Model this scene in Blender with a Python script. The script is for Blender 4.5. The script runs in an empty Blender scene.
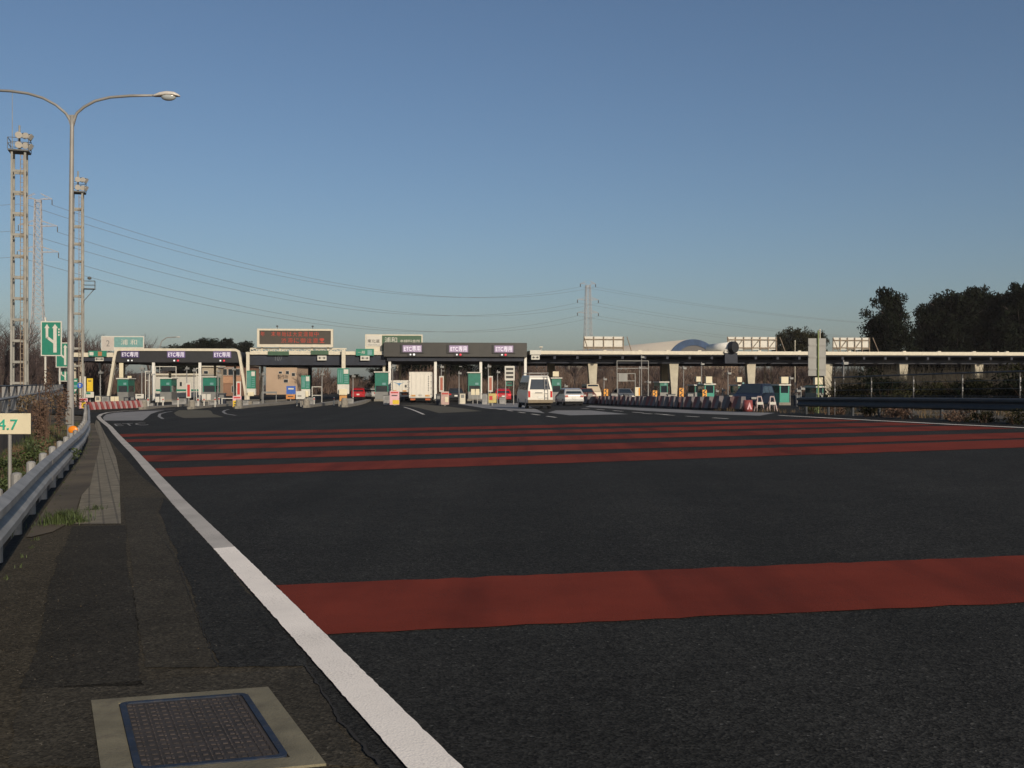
import bpy, bmesh, math, random
from mathutils import Vector, Matrix

sc = bpy.context.scene
C = sc.collection
RND = random.Random(11)
PI = math.pi
F = 1000.0                    # focal length in pixels
CAMZ = 1.65

# ------------------------------------------------------------------ terrain
def smooth(a, b, x):
    t = max(0.0, min(1.0, (x - a) / (b - a)))
    return t * t * (3 - 2 * t)

def zg(X, Y):
    s = 0.025 * (1 - smooth(28, 80, Y))
    return s * max(-30.0, min(30.0, X)) - 0.35 * smooth(60, 105, Y)

def G(px, py):
    """the ground point seen at a pixel of the photograph"""
    k = (px - 512) / F
    lo, hi = 1.0, 400.0
    f = lambda Y: CAMZ - (py - 384) / F * Y - zg(k * Y, Y)
    for _ in range(60):
        m = (lo + hi) / 2
        if f(m) > 0: lo = m
        else: hi = m
    return Vector((k * lo, lo, zg(k * lo, lo)))

def at(px, Y):
    X = (px - 512) / F * Y
    return Vector((X, Y, zg(X, Y)))

def HZ(py, loc):
    return CAMZ + (384 - py) / F * loc.y - loc.z

TH = math.atan(0.1)
UX = Vector((math.cos(TH), math.sin(TH), 0)); VX = Vector((-math.sin(TH), math.cos(TH), 0))
Y0 = 125.0
ZP = -0.35
def uof(px, v=0.0):
    k = (px - 512) / F
    return (k * Y0 + k * v * VX.y - v * VX.x) / (UX.x - k * UX.y)
def PL(px, v=0.0):
    p = Vector((0, Y0, 0)) + UX * uof(px, v) + VX * v
    p.z = zg(p.x, p.y)
    return p

# ------------------------------------------------------------------ materials
MATS = {}
def lin(c):
    return tuple(((x / 12.92) if x <= 0.04045 else ((x + 0.055) / 1.055) ** 2.4) for x in c)

def mat(name, col, rough=0.6, metal=0.0, var=0.12, vs=3.0, bump=0.0, bs=40.0, emit=None, es=1.0, spec=0.5, dirt=0.0):
    if name in MATS: return MATS[name]
    m = bpy.data.materials.new(name); m.use_nodes = True
    nt = m.node_tree; b = nt.nodes['Principled BSDF']
    b.inputs['Roughness'].default_value = rough
    b.inputs['Metallic'].default_value = metal
    b.inputs['Specular IOR Level'].default_value = spec
    tc = nt.nodes.new('ShaderNodeTexCoord')
    n = nt.nodes.new('ShaderNodeTexNoise'); n.inputs['Scale'].default_value = vs
    n.inputs['Detail'].default_value = 5
    nt.links.new(tc.outputs['Object'], n.inputs['Vector'])
    r = nt.nodes.new('ShaderNodeValToRGB')
    r.color_ramp.elements[0].position = 0.32; r.color_ramp.elements[1].position = 0.68
    r.color_ramp.elements[0].color = tuple(c * (1 - var) for c in col) + (1,)
    r.color_ramp.elements[1].color = tuple(min(1, c * (1 + var)) for c in col) + (1,)
    nt.links.new(n.outputs['Fac'], r.inputs['Fac'])
    out = r.outputs['Color']
    if dirt:
        n2 = nt.nodes.new('ShaderNodeTexNoise'); n2.inputs['Scale'].default_value = vs * 2.7
        n2.inputs['Detail'].default_value = 8; n2.inputs['Roughness'].default_value = 0.7
        nt.links.new(tc.outputs['Object'], n2.inputs['Vector'])
        r2 = nt.nodes.new('ShaderNodeValToRGB')
        r2.color_ramp.elements[0].position = 0.52; r2.color_ramp.elements[1].position = 0.72
        r2.color_ramp.elements[0].color = (0, 0, 0, 1); r2.color_ramp.elements[1].color = (dirt,) * 3 + (1,)
        nt.links.new(n2.outputs['Fac'], r2.inputs['Fac'])
        mx = nt.nodes.new('ShaderNodeMix'); mx.data_type = 'RGBA'
        nt.links.new(r2.outputs['Color'], mx.inputs['Factor'])
        nt.links.new(out, mx.inputs['A']); mx.inputs['B'].default_value = (0.09, 0.07, 0.05, 1)
        out = mx.outputs['Result']
    nt.links.new(out, b.inputs['Base Color'])
    if bump:
        n3 = nt.nodes.new('ShaderNodeTexNoise'); n3.inputs['Scale'].default_value = bs
        n3.inputs['Detail'].default_value = 4
        nt.links.new(tc.outputs['Object'], n3.inputs['Vector'])
        bp = nt.nodes.new('ShaderNodeBump'); bp.inputs['Strength'].default_value = bump
        bp.inputs['Distance'].default_value = 0.02
        nt.links.new(n3.outputs['Fac'], bp.inputs['Height']); nt.links.new(bp.outputs['Normal'], b.inputs['Normal'])
    if emit:
        b.inputs['Emission Color'].default_value = tuple(emit) + (1,)
        b.inputs['Emission Strength'].default_value = es
    MATS[name] = m
    return m

def asphalt(name, base, speck=1.0, big=0.18, warm=(1, 1, 1), wearx=False, rough=0.92):
    """coarse aggregate: per-stone brightness, bright chips, broad wear, fine bump"""
    m = bpy.data.materials.new(name); m.use_nodes = True
    nt = m.node_tree; N = nt.nodes; L = nt.links; b = N['Principled BSDF']
    b.inputs['Roughness'].default_value = rough; b.inputs['Specular IOR Level'].default_value = 0.10
    tc = N.new('ShaderNodeTexCoord')
    def vor(scale):
        v = N.new('ShaderNodeTexVoronoi'); v.inputs['Scale'].default_value = scale
        L.new(tc.outputs['Object'], v.inputs['Vector']); return v
    def noi(scale, det=5, ro=0.6):
        v = N.new('ShaderNodeTexNoise'); v.inputs['Scale'].default_value = scale
        v.inputs['Detail'].default_value = det; v.inputs['Roughness'].default_value = ro
        L.new(tc.outputs['Object'], v.inputs['Vector']); return v
    def mr(src, a, c, lo, hi):
        q = N.new('ShaderNodeMapRange'); L.new(src, q.inputs['Value'])
        q.inputs['From Min'].default_value = a; q.inputs['From Max'].default_value = c
        q.inputs['To Min'].default_value = lo; q.inputs['To Max'].default_value = hi
        return q.outputs['Result']
    def mul(x, y, op='MULTIPLY'):
        q = N.new('ShaderNodeMath'); q.operation = op; L.new(x, q.inputs[0]); L.new(y, q.inputs[1]); return q.outputs[0]
    v1 = vor(72); v2 = vor(30); sep = N.new('ShaderNodeSeparateColor'); L.new(v1.outputs['Color'], sep.inputs[0])
    sep2 = N.new('ShaderNodeSeparateColor'); L.new(v2.outputs['Color'], sep2.inputs[0])
    stone = mr(sep.outputs[0], 0, 1, 1 - 0.60 * speck, 1 + 0.60 * speck)
    stone2 = mr(sep2.outputs[1], 0, 1, 1 - 0.20 * speck, 1 + 0.20 * speck)
    chip = mr(sep.outputs[1], 0.982, 0.988, 1.0, 1 + 1.3 * speck)
    chip2 = mr(sep2.outputs[2], 0.996, 0.998, 1.0, 1 + 0.5 * speck)
    broad = mr(noi(0.22, 6).outputs['Fac'], 0.3, 0.7, 1 - big, 1 + big)
    mid = mr(noi(2.3, 6).outputs['Fac'], 0.3, 0.7, 1 - big * 0.6, 1 + big * 0.6)
    val = mul(mul(mul(stone, stone2), mul(chip, chip2)), mul(broad, mid))
    if wearx:
        # wheel tracks and laying seams that run with the lanes
        mp = N.new('ShaderNodeMapping'); mp.inputs['Rotation'].default_value = (0, 0, wearx)
        mp.inputs['Scale'].default_value = (0.9, 0.02, 0.02); L.new(tc.outputs['Object'], mp.inputs['Vector'])
        q = N.new('ShaderNodeTexNoise'); q.inputs['Scale'].default_value = 1.0; q.inputs['Detail'].default_value = 3
        L.new(mp.outputs[0], q.inputs['Vector'])
        val = mul(val, mr(q.outputs['Fac'], 0.3, 0.7, 0.85, 1.15))
    cb = N.new('ShaderNodeCombineColor')
    for i in range(3):
        q = N.new('ShaderNodeMath'); q.operation = 'MULTIPLY'; L.new(val, q.inputs[0])
        q.inputs[1].default_value = base * warm[i]; L.new(q.outputs[0], cb.inputs[i])
    L.new(cb.outputs[0], b.inputs['Base Color'])
    bp = N.new('ShaderNodeBump'); bp.inputs['Strength'].default_value = 0.5; bp.inputs['Distance'].default_value = 0.006
    L.new(v1.outputs['Distance'], bp.inputs['Height']); L.new(bp.outputs['Normal'], b.inputs['Normal'])
    MATS[name] = m
    return m

def paint_worn(name, col, under, amount=0.35, scale=30, tone=0.15, streak=None):
    """road paint: pits where the stones show through, dirt, patches of wear"""
    m = bpy.data.materials.new(name); m.use_nodes = True
    nt = m.node_tree; N = nt.nodes; L = nt.links; b = N['Principled BSDF']
    b.inputs['Roughness'].default_value = 0.9; b.inputs['Specular IOR Level'].default_value = 0.10
    tc = N.new('ShaderNodeTexCoord')
    def noi(scale, det=5, ro=0.6):
        v = N.new('ShaderNodeTexNoise'); v.inputs['Scale'].default_value = scale
        v.inputs['Detail'].default_value = det; v.inputs['Roughness'].default_value = ro
        L.new(tc.outputs['Object'], v.inputs['Vector']); return v.outputs['Fac']
    def ramp(src, p0, c0, p1, c1):
        r = N.new('ShaderNodeValToRGB'); L.new(src, r.inputs['Fac'])
        r.color_ramp.elements[0].position = p0; r.color_ramp.elements[1].position = p1
        r.color_ramp.elements[0].color = tuple(c0) + (1,); r.color_ramp.elements[1].color = tuple(c1) + (1,)
        return r.outputs['Color']
    c = ramp(noi(1.1, 6), 0.3, [x * (1 - tone) for x in col], 0.7, [min(1, x * (1 + tone)) for x in col])
    pits = ramp(noi(scale * 2.2, 4, 0.7), 0.36, (1, 1, 1), 0.47, (0, 0, 0))
    area = ramp(noi(1.7, 5), 0.42, (0.1,) * 3, 0.66, (1, 1, 1))
    ml = N.new('ShaderNodeMix'); ml.data_type = 'RGBA'; ml.blend_type = 'MULTIPLY'; ml.inputs['Factor'].default_value = 1
    L.new(pits, ml.inputs['A']); L.new(area, ml.inputs['B'])
    sc_ = N.new('ShaderNodeMath'); sc_.operation = 'MULTIPLY'; L.new(ml.outputs['Result'], sc_.inputs[0]); sc_.inputs[1].default_value = amount * 2
    cl = N.new('ShaderNodeClamp'); L.new(sc_.outputs[0], cl.inputs[0])
    mx = N.new('ShaderNodeMix'); mx.data_type = 'RGBA'; L.new(cl.outputs[0], mx.inputs['Factor'])
    if streak is not None:
        # tyre scuffs and wheel paths that run with the traffic
        mp = N.new('ShaderNodeMapping'); mp.inputs['Rotation'].default_value = (0, 0, streak); mp.inputs['Scale'].default_value = (1.0, 0.10, 1)
        L.new(tc.outputs['Object'], mp.inputs['Vector'])
        q = N.new('ShaderNodeTexNoise'); q.inputs['Scale'].default_value = 1.1; q.inputs['Detail'].default_value = 5; L.new(mp.outputs[0], q.inputs['Vector'])
        m3 = N.new('ShaderNodeMix'); m3.data_type = 'RGBA'; m3.blend_type = 'MULTIPLY'; m3.inputs['Factor'].default_value = 1
        L.new(c, m3.inputs['A']); L.new(ramp(q.outputs['Fac'], .33, (.62,.64,.68), .52, (1.0,1.0,1.0)), m3.inputs['B']); c = m3.outputs['Result']
    L.new(c, mx.inputs['A']); mx.inputs['B'].default_value = tuple(under) + (1,)
    L.new(mx.outputs['Result'], b.inputs['Base Color'])
    v = N.new('ShaderNodeTexVoronoi'); v.inputs['Scale'].default_value = 75; L.new(tc.outputs['Object'], v.inputs['Vector'])
    bp = N.new('ShaderNodeBump'); bp.inputs['Strength'].default_value = 0.35; bp.inputs['Distance'].default_value = 0.005
    L.new(v.outputs['Distance'], bp.inputs['Height']); L.new(bp.outputs['Normal'], b.inputs['Normal'])
    MATS[name] = m
    return m

# ------------------------------------------------------------------ mesh helper
class MB:
    def __init__(s): s.v = []; s.f = []; s.m = []; s.smooth = False
    def add(s, vs, fs, mi=0):
        o = len(s.v); s.v += [tuple(v) for v in vs]
        for f in fs: s.f.append([o + i for i in f]); s.m.append(mi)
        return s
    def box(s, x0, x1, y0, y1, z0, z1, mi=0, M=None):
        vs = [Vector(p) for p in ((x0,y0,z0),(x1,y0,z0),(x1,y1,z0),(x0,y1,z0),(x0,y0,z1),(x1,y0,z1),(x1,y1,z1),(x0,y1,z1))]
        if M: vs = [M @ v for v in vs]
        return s.add(vs, [(0,3,2,1),(4,5,6,7),(0,1,5,4),(1,2,6,5),(2,3,7,6),(3,0,4,7)], mi)
    def bar(s, a, b, w, h=None, mi=0):
        a = Vector(a); b = Vector(b); h = h or w
        d = (b - a); 
        if d.length < 1e-6: return s
        d.normalize(); up = Vector((0, 0, 1)) if abs(d.z) < 0.95 else Vector((0, 1, 0))
        x = d.cross(up).normalized() * w / 2; z = x.cross(d).normalized() * h / 2
        vs = [a-x-z, a+x-z, a+x+z, a-x+z, b-x-z, b+x-z, b+x+z, b-x+z]
        return s.add(vs, [(0,3,2,1),(4,5,6,7),(0,1,5,4),(1,2,6,5),(2,3,7,6),(3,0,4,7)], mi)
    def tube(s, pts, r, n=8, mi=0, cap=True):
        pts = [Vector(p) for p in pts]; rs = r if isinstance(r, (list, tuple)) else [r] * len(pts)
        o = len(s.v); ref = None
        for i, p in enumerate(pts):
            d = (pts[min(i+1, len(pts)-1)] - pts[max(i-1, 0)]).normalized()
            if ref is None: ref = Vector((0,0,1)) if abs(d.z) < 0.9 else Vector((1,0,0))
            x = d.cross(ref).normalized(); y = d.cross(x).normalized(); ref = y.cross(d) if False else ref
            for k in range(n):
                a = 2*PI*k/n; s.v.append(tuple(p + (x*math.cos(a) + y*math.sin(a)) * rs[i]))
        for i in range(len(pts)-1):
            for k in range(n):
                a = o+i*n+k; b = o+i*n+(k+1)%n
                s.f.append([a, b, b+n, a+n]); s.m.append(mi)
        if cap:
            s.f.append([o+k for k in range(n)][::-1]); s.m.append(mi)
            s.f.append([o+(len(pts)-1)*n+k for k in range(n)]); s.m.append(mi)
        return s
    def ball(s, c, rx, ry=None, rz=None, n=10, mi=0):
        ry = ry or rx; rz = rz or rx; o = len(s.v); m = max(4, n//2)
        for i in range(m+1):
            t = PI*i/m
            for k in range(n):
                a = 2*PI*k/n
                s.v.append((c[0]+rx*math.sin(t)*math.cos(a), c[1]+ry*math.sin(t)*math.sin(a), c[2]+rz*math.cos(t)))
        for i in range(m):
            for k in range(n):
                a = o+i*n+k; b = o+i*n+(k+1)%n
                s.f.append([a, a+n, b+n, b]); s.m.append(mi)
        return s
    def prism(s, poly, y0, y1, mi=0):
        """poly in x,z extruded along y"""
        n = len(poly)
        vs = [(x, y0, z) for x, z in poly] + [(x, y1, z) for x, z in poly]
        fs = [list(range(n)), list(range(2*n-1, n-1, -1))] + [(i, i+n, (i+1)%n+n, (i+1)%n) for i in range(n)]
        return s.add(vs, fs, mi)
    def build(s, name, mats, parent=None, smooth=False, bevel=0, label=None, loc=None, rotz=0):
        me = bpy.data.meshes.new(name); me.from_pydata(s.v, [], s.f)
        if not isinstance(mats, (list, tuple)): mats = [mats]
        for m in mats: me.materials.append(m)
        if len(mats) > 1: me.polygons.foreach_set('material_index', s.m)
        bm = bmesh.new(); bm.from_mesh(me); bmesh.ops.recalc_face_normals(bm, faces=bm.faces); bm.to_mesh(me); bm.free()
        if smooth: me.polygons.foreach_set('use_smooth', [True]*len(me.polygons))
        me.update()
        o = bpy.data.objects.new(name, me); C.objects.link(o)
        if parent: o.parent = parent
        if loc is not None: o.location = loc; o.rotation_euler.z = rotz
        if label: o['label'] = label
        if bevel:
            b = o.modifiers.new('bevel', 'BEVEL'); b.width = bevel; b.segments = 2; b.limit_method = 'ANGLE'
            b.angle_limit = math.radians(40)
        return o

def tag(o, label, cat, group=None):
    o['label'] = label; o['category'] = cat
    if group: o['group'] = group
    return o
def kind(o, k):
    o['kind'] = k; return o
def thing(name, label, cat, loc=(0,0,0), rotz=0.0, group=None):
    o = bpy.data.objects.new(name, None); C.objects.link(o)
    o.location = loc; o.rotation_euler.z = rotz
    return tag(o, label, cat, group)
def dup(src, loc, rotz=0.0, label=None, group=None, scale=1.0):
    def cp(o, par):
        c = o.copy(); C.objects.link(c); c.parent = par
        for ch in o.children: cp(ch, c)
        return c
    r = cp(src, None); r.location = loc; r.rotation_euler.z = rotz; r.scale = (scale,)*3 if not isinstance(scale, tuple) else scale
    if label: r['label'] = label
    if group: r['group'] = group
    return r
ORD = ['first','second','third','fourth','fifth','sixth','seventh','eighth','ninth','tenth','eleventh','twelfth','thirteenth',
       'fourteenth','fifteenth','sixteenth','seventeenth','eighteenth','nineteenth','twentieth']
def nth(i):
    if i < 20: return ORD[i]
    return ['twenty-','thirty-','forty-','fifty-'][(i+1)//10-2] + ORD[(i+1)%10-1] if (i+1)%10 else ['twentieth','thirtieth','fortieth','fiftieth'][(i+1)//10-2]

def lettering(name, txt, w, h, mt, parent, x, y, z, vertical=False, flip=False):
    """raised characters, centred on x,z, facing -y, fitted into w by h metres"""
    cu = bpy.data.curves.new(name, 'FONT'); cu.body = '\n'.join(txt) if vertical else txt
    cu.extrude = 0.01; cu.align_x = 'CENTER'
    if vertical: cu.space_line = 0.9
    t = bpy.data.objects.new('tmp', cu); C.objects.link(t)
    bpy.context.view_layer.update()
    me = bpy.data.meshes.new_from_object(t.evaluated_get(bpy.context.evaluated_depsgraph_get()))
    bpy.data.objects.remove(t); bpy.data.curves.remove(cu)
    xs = [v.co.x for v in me.vertices]; ys = [v.co.y for v in me.vertices]
    if not xs: return None
    sx = w/(max(xs)-min(xs)); sz = h/(max(ys)-min(ys)); cx = (max(xs)+min(xs))/2; cy = (max(ys)+min(ys))/2
    for v in me.vertices:
        a = (v.co.x-cx)*sx; b = (v.co.y-cy)*sz; d = v.co.z
        v.co = (x + a, y - d*1.0, z + b)
    me.materials.clear(); me.materials.append(mt); me.name = name
    o = bpy.data.objects.new(name, me); C.objects.link(o); o.parent = parent
    return o

# ------------------------------------------------------------------ draped sheets
def drape(name, poly, dz, mt, step=1.0, k='structure', zf=None):
    bm = bmesh.new()
    vs = [bm.verts.new((p[0], p[1], 0)) for p in poly]
    bm.faces.new(vs)
    xs = [p[0] for p in poly]; ys = [p[1] for p in poly]
    def cuts(a, b, st): 
        c = math.ceil(a/st)*st
        while c < b: yield c; c += st
    for c in cuts(min(ys)+1e-4, max(ys)-1e-4, step):
        bmesh.ops.bisect_plane(bm, geom=bm.verts[:]+bm.edges[:]+bm.faces[:], plane_co=(0, c, 0), plane_no=(0, 1, 0))
    for c in cuts(min(xs)+1e-4, max(xs)-1e-4, step):
        bmesh.ops.bisect_plane(bm, geom=bm.verts[:]+bm.edges[:]+bm.faces[:], plane_co=(c, 0, 0), plane_no=(1, 0, 0))
    bmesh.ops.recalc_face_normals(bm, faces=bm.faces)
    for v in bm.verts: v.co.z = (zf or zg)(v.co.x, v.co.y) + dz
    for f in bm.faces:
        f.normal_update()
        if f.normal.z < 0: f.normal_flip()
    me = bpy.data.meshes.new(name); bm.to_mesh(me); bm.free(); me.materials.append(mt)
    o = bpy.data.objects.new(name, me); C.objects.link(o)
    if k: kind(o, k)
    return o
def rag(poly, amp, st=0.12, big=0.0):
    out = []; n = len(poly); P = [Vector(p) for p in poly]
    for i in range(n):
        a, b = P[i], P[(i+1)%n]; L = (b-a).length; k = max(1, min(400, int(L/st)))
        nr = Vector(((b-a).y, -(b-a).x)).normalized() if L > 1e-6 else Vector((0,0))
        for j in range(k):
            out.append(a.lerp(b, j/k) + nr*(RND.gauss(0, amp) + big*math.sin((a.x+a.y+L*j/k)*2.1)))
    return out
def GP(pts): return [G(*p).to_2d() for p in pts]
def ribbon(pts, w):
    """polygon round a centre line of ground points"""
    pts = [Vector(p) for p in pts]; L = []; Rr = []
    for i, p in enumerate(pts):
        d = (pts[min(i+1, len(pts)-1)] - pts[max(i-1, 0)]).normalized(); n = Vector((-d.y, d.x))
        L.append(p + n*w/2); Rr.append(p - n*w/2)
    return L + Rr[::-1]

# ------------------------------------------------------------------ camera, sky, sun
cam = bpy.data.cameras.new('camera'); cam.sensor_width = 36; cam.lens = 36 * F / 1024
cam.clip_start = 0.05; cam.clip_end = 8000
co = bpy.data.objects.new('camera', cam); C.objects.link(co)
co.location = (0, 0, CAMZ); co.rotation_euler = (PI/2, 0, 0); sc.camera = co
SUN_EL, SUN_AZ = math.radians(22), math.radians(152)
w = bpy.data.worlds.new('World'); sc.world = w; w.use_nodes = True
sky = w.node_tree.nodes.new('ShaderNodeTexSky'); sky.sky_type = 'NISHITA'; sky.sun_disc = False
sky.sun_elevation = SUN_EL; sky.sun_rotation = SUN_AZ
sky.air_density = 1.0; sky.dust_density = 1.6; sky.ozone_density = 3.5; sky.altitude = 20
bg = w.node_tree.nodes['Background']; w.node_tree.links.new(sky.outputs[0], bg.inputs[0]); bg.inputs[1].default_value = 0.080
sl = bpy.data.lights.new('sun', 'SUN'); sl.energy = 3.9; sl.angle = math.radians(0.53); sl.color = (1.0, 0.87, 0.70)
so = bpy.data.objects.new('sun', sl); C.objects.link(so)
sd = Vector((math.sin(SUN_AZ)*math.cos(SUN_EL), math.cos(SUN_AZ)*math.cos(SUN_EL), math.sin(SUN_EL)))
so.rotation_euler = sd.to_track_quat('Z', 'Y').to_euler(); so.location = (30, -60, 40)
vs_ = sc.view_settings; vs_.view_transform = 'Standard'; vs_.look = 'None'; vs_.exposure = 0; vs_.gamma = 1

# ------------------------------------------------------------------ palette
A_road = asphalt('asphalt_road', 0.0232, 1.0, 0.20, (1.04, 1.02, 0.92), wearx=-0.1)
A_dark = asphalt('asphalt_patch_dark', 0.029, 0.8, 0.22, (1.12, 1.0, 0.78))
A_mid = asphalt('asphalt_shoulder', 0.043, 0.8, 0.25, (1.18, 1.0, 0.70))
A_light = asphalt('asphalt_old', 0.040, 0.75, 0.25, (1.14, 1.0, 0.75))
P_white = paint_worn('paint_line_white', (0.90, 0.83, 0.74), (0.25, 0.22, 0.19), 0.28, 34, 0.10)
P_red = paint_worn('surfacing_red', (0.170, 0.029, 0.0155), (0.045, 0.022, 0.018), 0.30, 30, 0.14, streak=-0.1)
P_grey = paint_worn('surfacing_pale', (0.24, 0.235, 0.23), (0.05, 0.05, 0.05), 0.4, 6, 0.1)
P_beige = paint_worn('surfacing_beige', (0.11, 0.10, 0.075), (0.04, 0.04, 0.04), 0.3, 5, 0.1)
m_conc = mat('concrete', (0.22, 0.20, 0.165), 0.85, var=0.18, vs=2.5, bump=0.3, bs=60, dirt=0.5)
m_conc2 = mat('concrete_slab', (0.155, 0.136, 0.086), 0.85, var=0.28, vs=4, bump=0.3, bs=80, dirt=0.6)
m_steel = mat('galvanised_steel', (0.25, 0.245, 0.235), 0.6, 0.08, var=0.22, vs=2.5, dirt=0.35)
m_steel_d = mat('weathered_steel', (0.085, 0.09, 0.09), 0.65, 0.1, var=0.25, vs=4, dirt=0.5)
m_pole = mat('grey_pole_paint', (0.25, 0.24, 0.22), 0.5, 0.1, var=0.12, vs=1.5, dirt=0.2)
m_white = mat('white_paint', (0.68, 0.66, 0.60), 0.45, var=0.06, dirt=0.12)
m_cream = mat('cream_paint', (0.56, 0.51, 0.40), 0.5, var=0.08, dirt=0.15)
m_lamp = mat('lamp_head', (0.5, 0.47, 0.42), 0.35, var=0.05)
m_glassy = mat('lamp_glass', (0.35, 0.38, 0.38), 0.15, var=0.05)
m_dark = mat('dark_panel', (0.018, 0.018, 0.020), 0.45, var=0.15)
m_brownp = mat('brown_panel', (0.029, 0.027, 0.023), 0.5, var=0.15, vs=1, dirt=0.15)
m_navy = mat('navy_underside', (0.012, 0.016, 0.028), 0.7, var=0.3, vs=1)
m_green = mat('booth_green', (0.010, 0.14, 0.095), 0.4, var=0.1)
m_gsign = mat('road_sign_green', (0.012, 0.17, 0.11), 0.45, var=0.07)
m_gsign2 = mat('road_sign_deep_green', (0.035, 0.085, 0.045), 0.5, var=0.1)
m_teal = mat('faded_teal', (0.13, 0.27, 0.26), 0.5, var=0.12)
m_red = mat('red_paint', (0.42, 0.025, 0.018), 0.5, var=0.1)
m_pink = mat('pink_board', (0.62, 0.36, 0.38), 0.5, var=0.08)
m_yel = mat('yellow_board', (0.62, 0.42, 0.02), 0.5, var=0.08)
m_ora = mat('orange_reflector', (0.75, 0.22, 0.01), 0.35, var=0.05)
m_blk = mat('black_rubber', (0.012, 0.012, 0.012), 0.8, var=0.2)
m_win = mat('window_glass', (0.02, 0.028, 0.035), 0.08, var=0.1, spec=0.8)
m_blue = mat('blue_sign', (0.03, 0.10, 0.38), 0.4, var=0.1)
m_ink = mat('sign_ink', (0.03, 0.03, 0.03), 0.6)
m_inkg = mat('sign_ink_green', (0.02, 0.33, 0.22), 0.6)
m_signw = mat('sign_white', (0.52, 0.50, 0.44), 0.5, var=0.06, dirt=0.1)
m_signc = mat('sign_cream', (0.62, 0.55, 0.38), 0.5, var=0.05, dirt=0.1)
m_back = mat('sign_back_grey', (0.19, 0.19, 0.18), 0.5, 0.3, var=0.1, vs=1.5)
m_polg = mat('pole_olive', (0.20, 0.24, 0.09), 0.5, var=0.1)
m_etc = mat('lit_violet_panel', (0.06, 0.04, 0.09), 0.4, emit=(0.16, 0.11, 0.26), es=0.5)
m_etcd = mat('dim_violet_panel', (0.03, 0.02, 0.05), 0.4, emit=(0.10, 0.07, 0.22), es=0.30)
m_etxt = mat('lit_letters', (0.7, 0.68, 0.72), 0.4, emit=(0.75, 0.68, 0.82), es=0.35)
m_ledr = mat('led_red', (0.2, 0.02, 0.01), 0.5, emit=(0.75, 0.07, 0.03), es=0.30)
m_ledb = mat('led_board_face', (0.045, 0.036, 0.026), 0.6, var=0.1)
m_sigr = mat('signal_red', (0.3, 0.01, 0.02), 0.4, emit=(0.8, 0.03, 0.06), es=0.8)
m_sigw = mat('signal_white', (0.6, 0.6, 0.6), 0.4, emit=(0.8, 0.8, 0.8), es=0.6)
m_tail = mat('tail_lamp', (0.45, 0.01, 0.01), 0.25, var=0.1)
m_rust = mat('rusty_lattice', (0.22, 0.17, 0.12), 0.8, var=0.3)
m_tower = mat('tower_paint', (0.235, 0.23, 0.205), 0.7, var=0.2, vs=1)
m_ply = mat('pylon_steel', (0.33, 0.31, 0.30), 0.7, var=0.1)
m_bark = mat('bark_brown', (0.055, 0.040, 0.033), 0.9, var=0.3, vs=6)
m_twig = mat('twig_brown', (0.050, 0.034, 0.031), 0.9, var=0.35, vs=1.2)
m_leafd = mat('evergreen_leaves', (0.009, 0.012, 0.007), 0.9, spec=0.05, var=0.55, vs=0.7)
m_leafm = mat('olive_leaves', (0.022, 0.022, 0.010), 0.9, spec=0.05, var=0.5, vs=0.9)
m_leafg = mat('weed_green', (0.040, 0.058, 0.014), 0.7, var=0.5, vs=4)
m_leafy = mat('dry_leaves', (0.13, 0.088, 0.042), 0.8, var=0.4, vs=5)
m_leafr = mat('dead_creeper', (0.095, 0.055, 0.035), 0.85, var=0.4, vs=6)
m_wall = mat('retaining_wall_stain', (0.075, 0.068, 0.06), 0.9, var=0.35, vs=1.2, bump=0.3, dirt=0.5)

def ground_mat():
    m = mat('earth_and_dry_grass', (0.075, 0.058, 0.036), 0.95, var=0.45, vs=0.6, bump=0.6, bs=15)
    return m
m_earth = ground_mat()

# ------------------------------------------------------------------ ground
def axis(fine, lo, hi):
    a = [x for x in fine]
    s = a[-1]; st = 3.0
    while s < hi: s += st; a.append(s); st *= 1.35
    s = a[0]; st = 3.0
    while s > lo: s -= st; a.insert(0, s); st *= 1.35
    return a
xs = axis([-60 + i*2.0 for i in range(61)], -1100, 1100)
ys = axis([-10 + i*2.0 for i in range(76)], -200, 1500)
bmv = []; bmf = []
for y in ys:
    for x in xs: bmv.append((x, y, zg(x, y) - 0.07))
n = len(xs)
for j in range(len(ys)-1):
    for i in range(n-1): bmf.append((j*n+i, j*n+i+1, (j+1)*n+i+1, (j+1)*n+i))
g = MB().add(bmv, bmf).build('ground', m_earth, smooth=True); kind(g, 'structure')

# the left and right limits of the paved plaza
RAILX = [(-8, 0.9), (3, -2.33), (8.75, -4.53), (14, -6.6), (26.6, -11.45), (35, -14.85), (50, -21.2), (60, -25.5)]
def railx(Y):
    for (a, xa), (b, xb) in zip(RAILX, RAILX[1:]):
        if Y <= b: return xa + (xb-xa)*(Y-a)/(b-a)
    return RAILX[-1][1]
RR = [(18, 19.8), (29.4, 16.2), (38, 14.9), (46, 13.6), (53, 14.6), (60, 60)]
road_poly = [(railx(y)-0.15, y) for y in (-8, -3, 3, 8.75, 14, 26.6, 35, 50, 60)] + [(-75, 95), (-95, 125), (-95, 300), (190, 300), (160, 110), (70, 62), (30, 60), (19, 54), (15.5, 46), (17, 38), (18.5, 29), (22, 16), (26, -8)]
road = drape('road', road_poly, 0.0, A_road, 1.0)

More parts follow.
